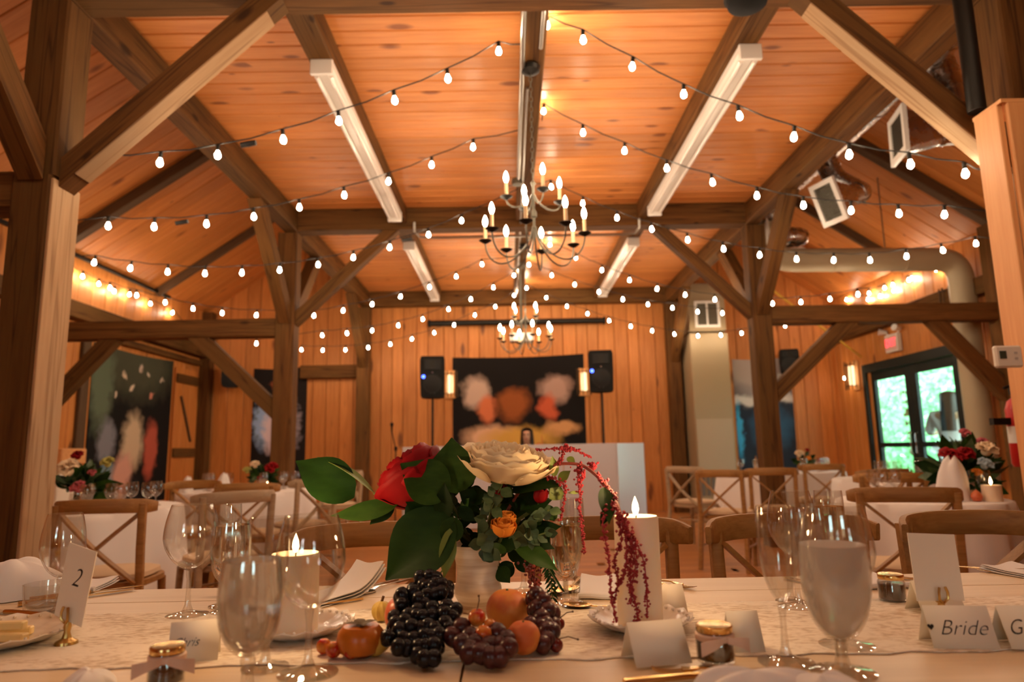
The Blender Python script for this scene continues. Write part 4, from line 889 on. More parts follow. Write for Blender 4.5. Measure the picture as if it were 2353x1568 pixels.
def candle(loc, label, r, h):
    t = thing('pillar_candle', label, 'candle', loc)
    obj('wax', MB().lathe([(0, 0), (r, 0), (r, h-.004), (r-.002, h), (r-.008, h-.001), (r*.55, h-.008), (0, h-.01)], 36), WAX, t)
    obj('wick', MB().tube([(0, 0, h-.0115), (.001, 0, h+.004)], .0012, 6), INK, t)
    obj('flame', MB().lathe([(0, h), (.0036, h+.003), (.0058, h+.01), (.0048, h+.019), (.002, h+.027), (0, h+.032)], 12), CFLAME, t); return t
c = on(1474, 1446, ZR); plate((c.x, c.y+.005, ZR+.0004), 'scalloped glass plate under the tall candle', .084); candle((c.x, c.y+.005, ZR+.0052), 'tall lit pillar candle right of the bouquet', .0365, .172)
c = on(668, 1462, ZR); plate((c.x+.01, c.y+.012, ZR+.0004), 'scalloped glass plate under the left candle', .088); candle((c.x, c.y+.012, ZR+.0052), 'short lit pillar candle seen through the large wine glass', .039, .122)
for px, py, h in ((1474, 1446, .172), (668, 1462, .122)):
    c = on(px, py, ZR); l = bpy.data.lights.new('candle_light', 'POINT'); l.energy = .9; l.color = (1, .62, .3); l.shadow_soft_size = .012; o = bpy.data.objects.new('candle_light', l); COL.objects.link(o); o.location = (c.x, c.y+.012, ZR+h+.075)
# ---------------------------------------------------------------- cards
def tent_card(p, label, w, h, rz, words=None, tilt=.42, size=.03, off=0, flat=False):
    t = thing('place_card', label, 'place card', p, rz, 'place cards'); d = h*sin(tilt); z = h*cos(tilt)
    mb = MB()
    mb.sheet(lambda u, v: ((u-.5)*w, -d+d*v, z*v+.0006), 1, 1, .0006); obj('front_leaf', mb, PAPER, t, ang=0)
    obj('back_leaf', MB().sheet(lambda u, v: ((u-.5)*w, d-(d-.0007)*v, z*v+.0006), 1, 1, -.0006), PAPER, t, ang=0)
    if words: text('lettering', words, size, INK, t, (off, -d*.5-.0014, z*.5), (pi/2-tilt, 0, 0), .45, .0002, .9, -size*.016)
    return t
def base_mid(xa, ya_, xb, yb_, z): a, b = on(xa, ya_, z), on(xb, yb_, z); return (a+b)/2, (b-a).length, atan2(b.y-a.y, b.x-a.x)
m, w, rz = base_mid(1450, 1534, 1578, 1522, ZR); tent_card((m.x, m.y+.02, ZR), 'blank cream place card before the tall candle', w, .058, rz, None, .5)
m, w, rz = base_mid(2148, 1490, 2300, 1492, ZR); tc = tent_card((m.x, m.y+.02, ZR), 'cream place card reading Bride', w, .058, rz, None, .42)
dd = .058*sin(.42); zz = .058*cos(.42)
text('lettering', 'Bride', .03, INK, tc, (.001, -dd*.5-.0014, zz*.48), (pi/2-.42, 0, 0), .5, .0002, 1.0, -.0006)
hm = MB(); hv = [(.0045*(16*sin(a)**3)/16, 0, .0045*(13*cos(a)-5*cos(2*a)-2*cos(3*a)-cos(4*a))/16) for a in [2*pi*i/20 for i in range(20)]]; hm.add(hv, [tuple(range(20))], False)
obj('heart', hm, INK, tc, (-.041, -dd*.5-.002, zz*.52), (-.42, 0, 0), ang=0)
m, w, rz = base_mid(2322, 1492, 2470, 1490, ZR); tent_card((m.x, m.y+.02, ZR), 'cream place card cut off at the right edge, lettered Groom', w, .058, rz, 'Groom', .42, .03)
m, w, rz = base_mid(372, 1530, 490, 1518, ZR); tent_card((m.x, m.y+.02, ZR), 'cream place card ending in ris behind the front left jar', w, .056, rz, 'Chris', .4, .018, -.012)
m, w, rz = base_mid(1690, 1502, 1752, 1500, ZR); tent_card((m.x+.0, m.y+.022, ZR), 'cream place card behind the ribboned jar', w*1.2, .056, rz, None, .42)
m, w, rz = base_mid(1512, 1424, 1575, 1420, ZR); tent_card((m.x, m.y+.02, ZR), 'cream place card behind the tall candle', w*1.1, .056, rz, None, .4)
m, w, rz = base_mid(2122, 1416, 2200, 1412, ZR); tent_card((m.x+.01, m.y+.03, ZR), 'cream place card half behind the tall blank card', w*1.3, .056, rz, None, .42)
def held_card(p, label, w, h, rz, lean, words=None, tw=0.0, hs=1.0):
    t = thing('table_number', label, 'table number card', p, rz, 'cards in brass holders')
    obj('holder', MB().lathe([(0, 0), (.017, 0), (.016, .004), (.007, .009), (.0045, .018), (.006, .026), (.004, .034), (0, .036)], 18), BRASS, t)
    for s in (-1, 1):
        obj('prong', MB().tube([(s*.002, -.004, .032), (s*.009, -.006, .038), (s*.009, -.006, .048), (s*.006, -.005, .056)], .0022, 6), BRASS, t)
        obj('prong', MB().tube([(s*.002, .004, .032), (s*.009, .006, .038), (s*.009, .006, .046)], .0022, 6), BRASS, t)
    c = obj('card', MB().box((-w/2, -.0006, 0), (w/2, .0006, h)), PAPER, t, (0, 0, .034), (lean, tw, 0), ang=0)
    if words: text('lettering', words, .042, INK, c, (0, -.001, h*.58), (pi/2, 0, 0), .35, .0003, 1.0, -.0007)
    return t
q = on(152, 1480, ZR); held_card((q.x, q.y, ZR), 'card with the number 2 in a brass holder at left', .078, .115, -.5, -.04, '2', .15)
q = on(2168, 1432, ZR); held_card((q.x, q.y, ZR), 'tall blank card in a brass holder at right', .1, .105, .3, -.12, None, .08)
# ---------------------------------------------------------------- favour jars
JAM = mat('dark_jam', (.035, .012, .006), .2, spec=.6); RIB = mat('pale_pink_ribbon', (.72, .5, .38), .6)
def jar(loc, label, r, h, rz, ribbon=True):
    t = thing('jam_jar', label, 'jar', loc, rz, 'favour jars with gold lids')
    obj('glass', MB().lathe([(0, .0), (r*.8, 0), (r, .004), (r, h*.72), (r*.9, h*.8), (r*.88, h*.86), (r*.85, h*.86), (r*.86, h*.8), (r*.95, h*.7), (r*.95, .006), (0, .005)], 28), GLASS, t)
    obj('jam', MB().lathe([(0, .0055), (r*.94, .0065), (r*.94, h*.66), (0, h*.68)], 28), JAM, t)
    obj('lid', MB().lathe([(0, h*.82), (r*.93, h*.82), (r*.95, h*.84), (r*.95, h*.97), (r*.9, h), (r*.82, h*.99), (0, h*.985)], 32), GOLD, t)
    if ribbon:
        obj('ribbon', MB().lathe([(r*1.005, h*.62), (r*1.02, h*.64), (r*1.02, h*.76), (r*.95, h*.79)], 28), RIB, t)
        for s in (-1, 1): obj('ribbon_tail', MB().sheet(lambda u, v: (s*(.004+.032*u), -r*1.04-.006*sin(pi*u), h*.68+.008*(v-.5)*(1+1.3*u)-.008*u*u), 8, 2, .0006), RIB, t)
    return t
q = on(362, 1590, ZT); jar((q.x, q.y+.02, ZT+.0006), 'dark jam jar with gold lid and pink ribbon at the front left', .0225, .05, .3)
q = on(1646, 1524, ZR); jar((q.x, q.y, ZR), 'dark jam jar with gold lid and pink ribbon between the blank card and the flute', .0255, .05, .25)
q = on(2052, 1384, ZT); jar((q.x, q.y, ZT+.0006), 'plain dark jam jar behind the cloudy goblet at right', .0235, .05, 0, False)
# ---------------------------------------------------------------- cutlery
def fork(loc, label, rz, m=GOLD, L=.18):
    t = thing('fork', label, 'fork', loc, rz, 'gold forks')
    P = [(0, -L*.5, .003), (0, -L*.1, .0055), (0, L*.15, .008), (0, L*.24, .005), (0, L*.28, .0035)]
    obj('handle', MB().sweep(P, [(-.0035, -.0014), (-.0035, .0014), (.0035, .0014), (.0035, -.0014)], (0, 0, 1), [1.4, .9, .8, 1.6, 2.6]), m, t)
    for i in range(4):
        x = -.0078+.0052*i; obj('tine', MB().sweep([(x, L*.275, .0035), (x, L*.36, .0025), (x*.95, L*.45, .0045), (x*.9, L*.5, .007)], [(-.0012, -.0009), (-.0012, .0009), (.0012, .0009), (.0012, -.0009)], (0, 0, 1), [1, 1, .9, .5]), m, t)
    return t
def knife(loc, label, rz, L=.22):
    t = thing('knife', label, 'knife', loc, rz, 'gold knives'); obj('handle', MB().tube([(0, -L/2, .005), (0, -L*.1, .005), (0, 0, .004)], [.005, .0045, .004], 8), GOLD, t)
    obj('blade', MB().sweep([(0, 0, .004), (0, L*.2, .004), (0, L*.42, .004), (.003, L*.5, .004)], [(-.0085, -.0009), (-.0085, .0002), (.0085, .001), (.0085, -.0004)], (0, 0, 1), [.7, 1, .9, .15]), GOLD, t); return t
def spoon(loc, label, rz, L=.17):
    t = thing('spoon', label, 'spoon', loc, rz, 'gold spoons'); obj('handle', MB().sweep([(0, -L*.5, .003), (0, 0, .006), (0, L*.22, .006)], [(-.003, -.0012), (-.003, .0012), (.003, .0012), (.003, -.0012)], (0, 0, 1), [1.5, .9, .9]), GOLD, t)
    mb = MB(); mb.sheet(lambda u, v: (.019*sin(2*pi*u)*v, L*.35+.027*cos(2*pi*u)*v, .0018+.006*v*v), 20, 5, .0008); obj('bowl', mb, GOLD, t); return t
def on_t(px, py, dz=.0006): q = on(px, py, ZT); return (q.x, q.y, ZT+dz)
q = on_t(812, 1366); fork((q[0]+.03, q[1]+.055, q[2]), 'left one of the fork pair behind the left candle', pi-.45, SILVER); fork((q[0]+.058, q[1]+.058, q[2]), 'right one of the fork pair behind the left candle', pi-.45, SILVER)
q = on_t(1538, 1354); fork((q[0]-.028, q[1]+.05, q[2]), 'left one of two gold forks behind the tall candle', pi+.55); fork((q[0]+.0, q[1]+.055, q[2]), 'right one of two gold forks behind the tall candle', pi+.55)
q = on_t(2090, 1334); fork((q[0]-.05, q[1]+.04, q[2]), 'gold fork behind the plain jam jar at right', pi+.95)
spoon((*on_t(1272, 1352)[:2], ZT+.0006), 'gold spoon behind the goblet right of the vase', pi+.05); q = on_t(1312, 1352); spoon((q[0]+.01, q[1]+.02, q[2]), 'second gold spoon behind the goblet right of the vase', pi-.25)
knife(on_t(2330, 1316), 'gold knife lying at the right edge of the table', .95); q = on_t(2345, 1322); knife((q[0]+.03, q[1]-.012, q[2]), 'second gold knife at the right edge of the table', 1.0)
knife(on_t(208, 1366), 'gold knife beside the folded napkin at left', -.85); q = on_t(190, 1374); knife((q[0], q[1]-.006, q[2]), 'second gold knife beside the folded napkin at left', -.8)
spoon((*on_t(742, 1396)[:2], ZT+.0006), 'gold spoon beside the napkin behind the left candle', 2.3); knife((*on_t(10, 1412)[:2], ZT+.0006), 'gold knife at the far left edge of the table', 1.2)
q = on_t(1585, 1562); knife((q[0]+.02, q[1], ZT+.0006), 'gold knife at the front edge, behind the front napkin', -1.35); q = on_t(1640, 1548); fork((q[0]+.01, q[1]-.005, ZT+.0006), 'gold fork at the front edge under the ribboned jar', 1.5); q = on_t(1400, 1400); spoon((q[0]-.0, q[1]-.01, ZT+.0006), 'gold spoon beside the folded napkin by the tall candle', 1.3)
q = on_t(1888, 1350); knife((q[0]+.0, q[1], ZT+.0006), 'gold knife between the right glasses', .4)
# ---------------------------------------------------------------- napkins
def napkin(loc, label, w, l, rz, th=.007, fold=.012):
    t = thing('napkin', label, 'napkin', loc, rz, 'folded white napkins')
    for i in range(3):
        s = 1-.03*i; z = .001+i*(th/3+.0008)
        obj('layer', MB().sheet(lambda u, v: ((u-.5)*w*s, (v-.5)*l*s, z+fold*(max(0, v-.5)**2)*1.5+.003*sin(6*u+i)*v+.0015), 10, 10, .0016), LINEN, t)
    obj('rolled_edge', MB().sweep([(-w/2+w*i/8, -l/2, .006+.001*sin(i)) for i in range(9)], [(.0055*cos(a), .0055*sin(a)) for a in [2*pi*k/8 for k in range(8)]]), LINEN, t); return t
q = on_t(1400, 1366); napkin((q[0]-.01, q[1]+.05, q[2]), 'folded white napkin left of the tall candle', .09, .2, -.12)
q = on_t(770, 1382); napkin((q[0]-.0, q[1]+.035, q[2]), 'folded white napkin behind the large wine glass', .08, .2, -.5, .012, .12)
q = on_t(200, 1358); napkin((q[0]-.02, q[1]+.03, q[2]), 'folded white napkin at the far edge behind the number card', .09, .12, .1)
q = on_t(1985, 1344); napkin((q[0]+.02, q[1]+.03, q[2]), 'folded white napkin under the fork behind the right goblet', .09, .16, .1)
q = on_t(2380, 1326); napkin((q[0], q[1]+.02, q[2]), 'folded white napkin at the right edge of the table', .1, .15, .3)
def crumple(loc, label, rx, ry, h, seed):
    r = random.Random(seed); ph = [r.uniform(0, 6) for _ in range(6)]
    def f(u, v):
        a = 2*pi*u; k = sin(v*pi/2); rr = k*(1+.12*sin(3*a+ph[0])+.06*sin(7*a+ph[1])); z = h*cos(v*pi/2)**.8*(1+.25*sin(2*a+ph[2])*k+.12*sin(5*a+ph[3])*k)
        return (rx*rr*cos(a), ry*rr*sin(a), max(z, 0)+.001)
    return tag(obj('napkin', MB().sheet(f, 40, 14), LINEN, loc=loc), label, 'napkin')
q = on_t(20, 1388); crumple((q[0]-.04, q[1]+.07, q[2]), 'bunched white napkin at the far left edge', .1, .07, .075, 1)
q = on_t(1700, 1590); crumple((q[0]+.0, q[1]-.055, q[2]), 'folded white napkin at the front, right of centre', .075, .035, .04, 4)
q = on_t(230, 1585); crumple((q[0], q[1]-.03, q[2]), 'white napkin corner at the front left', .03, .04, .03, 6); q = on_t(1745, 1590); crumple((q[0]+.05, q[1]-.06, q[2]), 'white napkin corner under the right flute', .05, .04, .035, 9)
# ---------------------------------------------------------------- cheese plate
q = on(20, 1478, ZR); pl = plate((q.x-.02, q.y+.0, ZR+.0004), 'wide white plate of cheese at the left edge', .112, CERAMIC); CH = mat('pale_cheese', (.86, .64, .27), .5, Subsurface_Weight=.0)
for i, (dx, dy, rz, L) in enumerate(((-.005, .02, .25, .085), (.02, -.012, -.18, .08), (-.04, -.02, .5, .08), (-.03, .03, -.4, .07), (.005, .0, .05, .075))):
    tag(obj('cheese_stick', MB().box((-L/2, -.008, 0), (L/2, .008, .013), .002), CH, loc=(q.x-.02+dx, q.y+dy, ZR+.0052+(.0145 if i in (4,) else 0)), rot=(0, 0, rz), ang=0), ('pale cheese stick at the far side of the left plate', 'pale cheese stick at the front right of the left plate', 'pale cheese stick at the front left of the left plate', 'pale cheese stick at the left edge of the left plate', 'pale cheese stick lying on top of the others on the left plate')[i], 'cheese', 'sticks of cheese on the left plate')
# ---------------------------------------------------------------- glasses, candles on the guest tables
def small_glass(t0, prof, R, H, st, fr_):
    t = t0; p = refine(scale_prof(prof, R, H), 2); obj('bowl', MB().lathe([(0, st)]+[(r, st+z) for r, z in p]+[(r-.001, st+z) for r, z in p[::-1]]+[(0, st+.003)], 18), GLASS, t); obj('stem', MB().lathe([(0, 0), (fr_, 0), (fr_, .002), (.006, .01), (.0045, st-.01), (.008, st), (0, st+.001)], 12), SOLIDG, t)
sg = thing('guest_glass', 'clear stemmed glass in the cluster on the left round table', 'glass', (0, 0, 0), 0, 'glasses on the left round table'); small_glass(sg, GOBP, .04, .1, .06, .034)
first = True
def cluster(pts, zt, label, grp):
    global first
    for x, y in pts:
        if first: sg.location = (x, y, zt+.001); sg['label'] = label; sg['group'] = grp; first = False
        else: dup(sg, (x, y, zt+.001), 0, label, grp)
ZG = .735
cluster([(-2.42, 4.35), (-2.33, 4.5), (-2.52, 4.42), (-2.6, 4.3), (-2.5, 4.62), (-2.7, 4.5), (-2.38, 4.7), (-2.98, 4.28), (-3.12, 4.4)], ZG, 'clear stemmed glass in the cluster on the left round table', 'glasses on the left round table')
cluster([(-2.85, 6.55), (-2.75, 6.4), (-2.66, 6.6), (-2.3, 6.5), (-2.15, 6.6), (-2.22, 6.85), (-2.9, 6.75), (-2.08, 6.75)], ZG, 'clear stemmed glass on the far left round table', 'glasses on the far left round table')
cluster([(2.2, 4.12), (2.32, 4.2), (2.72, 4.05), (2.62, 3.85), (2.24, 4.28)], ZG, 'clear stemmed glass beside the bouquet on the small right table', 'glasses on the small right table')
cluster([(2.95, 8.3), (3.05, 8.5), (3.7, 8.3), (3.8, 8.45), (3.9, 8.55), (3.95, 8.7), (3.6, 8.5), (3.5, 8.25), (2.9, 8.7), (3.2, 8.25)], ZG, 'clear stemmed glass on the far right round table', 'glasses on the far right round table')
cluster([(3.35, 6.3), (3.45, 6.25), (3.55, 6.35), (3.65, 6.2), (3.75, 6.3), (3.5, 6.5), (3.85, 6.45)], ZG, 'clear stemmed glass on the round table before the glazed door', 'glasses on the table before the door')
def votive(x, y, lab, r=.038, h=.07):
    t = thing('votive_candle', lab, 'candle', (x, y, ZG+.001), 0, 'small candles on the guest tables'); obj('wax', MB().lathe([(0, 0), (r, 0), (r, h), (0, h-.004)], 18), WAX, t); obj('flame', MB().lathe([(0, h), (.008, h+.012), (.005, h+.03), (0, h+.045)], 8), CFLAME, t)
votive(-2.78, 4.2, 'lit candle among the glasses on the left round table'); votive(-2.95, 4.05, 'lit candle before the flowers on the left round table', .03, .04); votive(2.585, 3.74, 'lit white candle on the small right table', .048, .085); votive(-2.2, 6.32, 'lit candle on the far left round table', .03, .04); votive(3.1, 8.35, 'lit candle on the far right round table', .03, .05)
def standing_napkin(x, y, lab, s=1.0, rz=0):
    mb = MB()
    def f(u, v):
        a = 2*pi*u; r = (.085*(1-v)**.6+.018*v)*(1+.12*sin(4*a+3*v)); return (r*cos(a)*s, r*sin(a)*.7*s, (.002+.2*v+.012*sin(3*a)*v)*s)
    return tag(obj('napkin', mb.sheet(f, 32, 10), LINEN, loc=(x, y, ZG+.001), rot=(0, .12, rz)), lab, 'napkin')
standing_napkin(2.42, 3.82, 'tall folded white napkin on the small right table', 1.15); standing_napkin(-2.62, 6.35, 'standing folded napkin on the far left round table', .8); standing_napkin(-2.9, 6.25, 'second standing napkin on the far left round table', .7)
# ---------------------------------------------------------------- the bouquet
def vary(m, amt=.35, rough=None, veins=None):
    k = N(m); c = tuple(k.b.inputs['Base Color'].default_value[:3]); oi = k.n('ShaderNodeObjectInfo'); s = k.math('MULTIPLY_ADD', oi.outputs['Random'], amt, 1-amt/2)
    col = c
    if veins:
        v = k.coord((1, 1, 1)); nz = k.noise(k.coord((14, 14, 40)), 1.5, 3); col = k.mix(k.ramp(nz, [(.4, (0, 0, 0)), (.75, (1, 1, 1))]).outputs[0], (*c, 1), (*veins, 1))
    vm = k.n('ShaderNodeVectorMath', operation='SCALE'); k.put(vm.inputs[0], col); k.put(vm.inputs['Scale'], s); k.put(k.b.inputs['Base Color'], vm.outputs[0]); return m
LEAFD = vary(mat('dark_leaf', (.006, .022, .002), .5, spec=.13), .5, veins=(.011, .034, .004)); LEAFM = vary(mat('green_leaf', (.018, .05, .005), .5, spec=.13), .4, veins=(.034, .078, .01))
LEAFL = vary(mat('pale_leaf', (.17, .23, .035), .5), .3); EUC = vary(mat('eucalyptus_leaf', (.035, .075, .028), .5), .5, veins=(.1, .15, .06)); STEMG = mat('green_stem', (.1, .14, .04), .6); STEMR = mat('red_stem', (.25, .05, .035), .6)
CREAMF = vary(mat('cream_petal', (.88, .72, .46), .7, spec=.15, Subsurface_Weight=.0), .12); REDF = vary(mat('red_petal', (.26, .003, .006), .6, spec=.15), .4); ORNF = vary(mat('orange_petal', (.8, .27, .03), .6, spec=.2), .2); AMAR = vary(mat('amaranth_red', (.34, .028, .04), .7), .3); BERRY = vary(mat('pepper_berry', (.3, .05, .03), .4), .3)
def petal_mesh(m, L, w, cup, frill, seed, nu=8, nv=8):
    r = random.Random(seed); ph = r.uniform(0, 6); mb = MB()
    def f(u, v):
        a = u*2-1; wd = w*(sin(pi*min(.5, .1+.47*v))**.7)*(1 if v < .8 else sqrt(max(.04, 1-((v-.8)/.28)**2))); x = a*wd; z = L*v-L*.1*v*a*a+frill*L*sin(a*7+ph)*v*v*.6
        return (x, -cup*L*sin(pi*v*.75)*.6+cup*w*a*a*1.0*v+frill*.05*sin(a*5+ph)*v, z)
    return mb.sheet(f, nu, nv, .0005).mesh('petal', m, 0)
def cup_petal(m, R, H, lw, top, flare, frill, seed, nu=10, nv=9):
    """a petal lying on a bowl of radius R and depth H, from the foot of the flower to its rim"""
    r = random.Random(seed); ph = r.uniform(0, 6); T = radians(top); mb = MB()
    def f(u, v):
        a = u*2-1; la = radians(-84)+(T-radians(-84))*(v*(1-.13*abs(a)**4)+frill*.3*v**4*sin(a*11+ph)); lo = a*lw/2*(.45+.55*min(1, v*1.6)); k = (cos(la) if la < 0 else 1-.3*(la/1.57)**2)+flare*v**4+frill*.5*v*v*sin(4*a+ph)
        return (R*k*sin(lo), R*k*cos(lo), H*(1+sin(la)))
    return mb.sheet(f, nu, nv, .0005).mesh('petal', m, 0)
def flower(name, label, c, R, m, layers, tilt=(0, 0), stem_to=None, frill=.1, cat='flower'):
    """layers of (count, radius, depth, petal arc, rim latitude, flare), in units of R; c is the foot of the flower"""
    t = thing(name, label, cat, c); t.rotation_euler = (tilt[0], tilt[1], 0)
    for li, (n, Rr, H, lw, top, fl_) in enumerate(layers):
        ms = [cup_petal(m, Rr*R, H*R, lw, top, fl_, frill, li*7+q) for q in range(2)]
        for i in range(n): obj('petal', ms[i % 2], None, t, mw=Matrix.Rotation(2*pi*(i+.5*(li % 2))/n+random.uniform(-.1, .1), 4, 'Z') @ Matrix.Rotation(random.uniform(-.06, .06), 4, 'X') @ Matrix.Scale(random.uniform(.95, 1.05), 4))
    obj('calyx', MB().lathe([(0, -.14*R), (.12*R, -.1*R), (.2*R, -.01*R), (0, .02*R)], 10), STEMG, t)
    if stem_to is not None:
        Mi = (Matrix.Translation(c) @ t.rotation_euler.to_matrix().to_4x4()).inverted(); e = Mi @ Vector(stem_to)
        obj('stem', MB().tube([(0, 0, -.1*R), (0, 0, -.5*R), e*.6+Vector((0, 0, -.2*R)), e], .0035, 6), STEMG, t)
    return t
def leaf_mb(base, tip, w, nrm, droop=0.0, fold=.25, curl=0.0, shape=.85, mb=None, nu=6, nv=12):
    b, tp = Vector(base), Vector(tip); d = tp-b; L = d.length; d.normalize(); n = Vector(nrm); n = (n-d*n.dot(d)).normalized(); s = d.cross(n)
    def f(u, v):
        a = u*2-1; wd = w/2*max(0, sin(pi*v**shape))**(.7 if v < .5 else 1.1) if 0 < v < 1 else 0; wd = max(wd, w*.012)
        return b+d*L*v+s*a*wd+n*(-fold*wd*abs(a)*-1*.6+droop*L*sin(pi*v)+curl*w*sin(3*v+a))
    return (mb or MB()).sheet(f, nu, nv, .0005)
vb = on(1099, 1402, ZR); VX, VY = vb.x, vb.y
t = thing('vase', 'white pedestal vase holding the central bouquet', 'vase', (VX, VY, ZR))
obj('body', MB().lathe([(0, .0), (.036, 0), (.038, .006), (.034, .012), (.038, .018), (.044, .03), (.0435, .042), (.040, .05), (.0385, .06), (.0395, .08), (.044, .098), (.0515, .113), (.053, .118), (.051, .118), (.042, .1), (.037, .075), (.036, .03), (0, .025)], 40), CERAMIC, t)
VT = Vector((VX, VY, ZR+.11))
def fl(px, py, dy=0.0): return atY(px, py, VY+dy)
pm = (VY*1.02)/FPX
flower('cream_peony', 'large cream peony on top of the central bouquet', fl(1158, 1108, -.02), .071, CREAMF, [(6, 1.0, .5, 1.6, 18, .3), (6, .96, .53, 1.5, 24, .16), (6, .88, .57, 1.45, 28, .1), (6, .74, .6, 1.45, 30, .1), (6, .55, .61, 1.5, 33, .12), (5, .34, .63, 1.7, 35, .14)], (.22, .15), VT, .13)
flower('red_peony', 'deep red peony at the left of the central bouquet', fl(990, 1152, .0), .066, REDF, [(5, 1.0, .72, 1.6, 20, .25), (6, .92, .8, 1.4, 34, .12), (6, .78, .84, 1.3, 42, .1), (6, .6, .86, 1.2, 46, .1), (5, .4, .88, 1.5, 50, .08)], (-.1, -.6), VT, .05)
RL = [(5, 1.0, .8, 1.5, 30, .1), (5, .8, .85, 1.5, 42, .05), (5, .55, .86, 1.6, 50, 0)]
flower('orange_ranunculus', 'orange ranunculus low in the front of the bouquet', fl(1152, 1232, -.055), .021, ORNF, RL, (.35, .2), VT, .05)
flower('red_bud', 'small dark red bud at the right of the bouquet', fl(1238, 1156, -.04), .013, REDF, [(5, 1.0, 1.1, 1.6, 50, 0), (5, .75, 1.15, 1.6, 55, 0)], (.2, .2), VT, .03)
flower('red_bud', 'small red flower under the cream peony', fl(1146, 1140, -.03), .015, REDF, RL, (.6, .1), VT, .05)
flower('orange_ranunculus', 'faded orange bloom behind the front ranunculus', fl(1164, 1206, -.035), .015, ORNF, RL, (.3, .1), VT, .05)
# broad leaves: (base px, tip px, width px, depth shift, tilt of the face, material, droop)
def leaves(name, label, rows, stem=None, cat='foliage'):
    t = thing(name, label, cat, VT)
    for i, (b, tp, w, dy, n, m, dr) in enumerate(rows):
        B, T = fl(*b, dy), fl(*tp, dy-.01)
        obj('leaf', leaf_mb(B-VT, T-VT, w*pm, n, dr, .3, 0, .85), m, t)
    if stem:
        for s in stem: obj('stem', MB().tube([Vector(fl(*q))-VT if not isinstance(q, Vector) else q-VT for q in s], .0022, 6), STEMG, t)
    return t
leaves('leaf_branch', 'leafy branch reaching out to the left of the bouquet', [((814, 1144), (680, 1060), 100, -.02, (.1, -1, .5), LEAFD, .06), ((860, 1133), (728, 1050), 26, -.01, (.2, -.4, 1), LEAFL, .08), ((915, 1158), (760, 1186), 50, -.03, (0, -.9, .7), LEAFM, -.06), ((905, 1150), (850, 1206), 40, -.01, (.2, -1, .1), LEAFM, .03)], [[(1080, 1230), (960, 1160), (858, 1134)], [(960, 1160), (905, 1155)]])
leaves('leaf_branch', 'upright branch of broad dark leaves left of the cream peony', [((1030, 1142), (920, 1066), 98, -.055, (.15, -1, .25), LEAFM, .04), ((1048, 1135), (1038, 1006), 104, -.045, (-.1, -1, .15), LEAFM, .03), ((1060, 1120), (1075, 1060), 40, -.04, (.3, -1, .1), LEAFD, 0), ((1020, 1200), (1022, 1110), 42, -.055, (-.2, -1, .1), LEAFD, .04), ((1010, 1165), (938, 1242), 105, -.03, (.1, -1, .4), LEAFD, .04), ((985, 1165), (930, 1150), 50, -.03, (.1, -1, .2), LEAFD, .03), ((1030, 1160), (975, 1205), 60, -.05, (.1, -1, .3), LEAFD, .03)], [[(1080, 1240), (1030, 1140), (1036, 1100)]])
leaves('leaf_branch', 'broad dark leaf hanging at the lower left of the bouquet', [((1040, 1180), (886, 1334), 136, -.06, (-.1, -1, .35), LEAFD, .03), ((1034, 1215), (1020, 1330), 36, -.075, (.3, -1, .1), LEAFL, .03), ((1030, 1200), (960, 1225), 50, -.04, (.1, -1, .3), LEAFD, .03), ((1050, 1190), (1020, 1260), 50, -.065, (.2, -1, .2), LEAFM, .02)], [[(1085, 1245), (1040, 1190)]])
rows = []; rr = random.Random(5)
for i in range(84):
    px, py = rr.uniform(975, 1250), rr.uniform(1105, 1258); a = rr.uniform(0, 2*pi); l = rr.uniform(34, 62)
    if abs(px-1155) < 34 and abs(py-1212) < 34: py += 62 if py > 1212 else -52
    rows.append(((px, py), (px+l*cos(a), py+l*.8*sin(a)), rr.uniform(24, 40), rr.uniform(-.035, .05), (rr.uniform(-.6, .6), -1, rr.uniform(-.1, .8)), LEAFD if rr.random() < .8 else LEAFM, rr.uniform(-.05, .08)))
leaves('foliage_bunch', 'dense dark green leaves filling the middle of the bouquet', rows, [[VT+Vector((0, 0, -.02)), (1100, 1200), (1110, 1150)], [VT+Vector((0, 0, -.02)), (1180, 1220), (1210, 1170)]])
rows = [((1175, 1130), (1292, 1118), 58, -.03, (.1, -.7, .8), LEAFD, .16), ((1200, 1165), (1268, 1150), 50, -.03, (.2, -1, .4), LEAFD, .1), ((1180, 1250), (1282, 1312), 42, -.05, (.1, -1, .5), LEAFM, .08), ((1210, 1245), (1275, 1262), 30, -.03, (.1, -.8, .6), LEAFD, .06), ((1215, 1225), (1290, 1210), 36, -.02, (0, -1, .5), LEAFD, .06), ((1150, 1250), (1140, 1275), 34, -.06, (.2, -1, .2), LEAFM, 0), ((1140, 1245), (1185, 1262), 44, -.05, (.1, -1, .5), LEAFD, .04)]
leaves('leaf_branch', 'dark arching leaves on the right side of the bouquet', rows, [[VT, (1170, 1240), (1190, 1140)], [VT, (1180, 1250)]])
def eucalyptus(label, path, n, r0, seed, dy=-.05):
    rr = random.Random(seed); t = thing('eucalyptus_sprig', label, 'foliage', VT); P = [fl(*p, dy) for p in path]
    obj('stem', MB().tube([p-VT for p in P], .0016, 6), STEMG, t); me = None
    for i in range(n):
        u = i/(n-1)*(len(P)-1); k = min(int(u), len(P)-2); p = P[k].lerp(P[k+1], u-k); a = rr.uniform(0, 2*pi); q = p+Vector((cos(a), rr.uniform(-.5, 0), sin(a)))*r0*1.1
        nn = Vector((rr.uniform(-.7, .7), -1, rr.uniform(-.3, .7))); dd = (q-p).normalized()
        obj('leaf', leaf_mb(p+dd*r0*.1-VT, p+dd*r0*rr.uniform(1.6, 2.3)-VT, r0*rr.uniform(1.5, 2.0), nn, .03, .15, 0, .95, None, 4, 6), EUC, t)
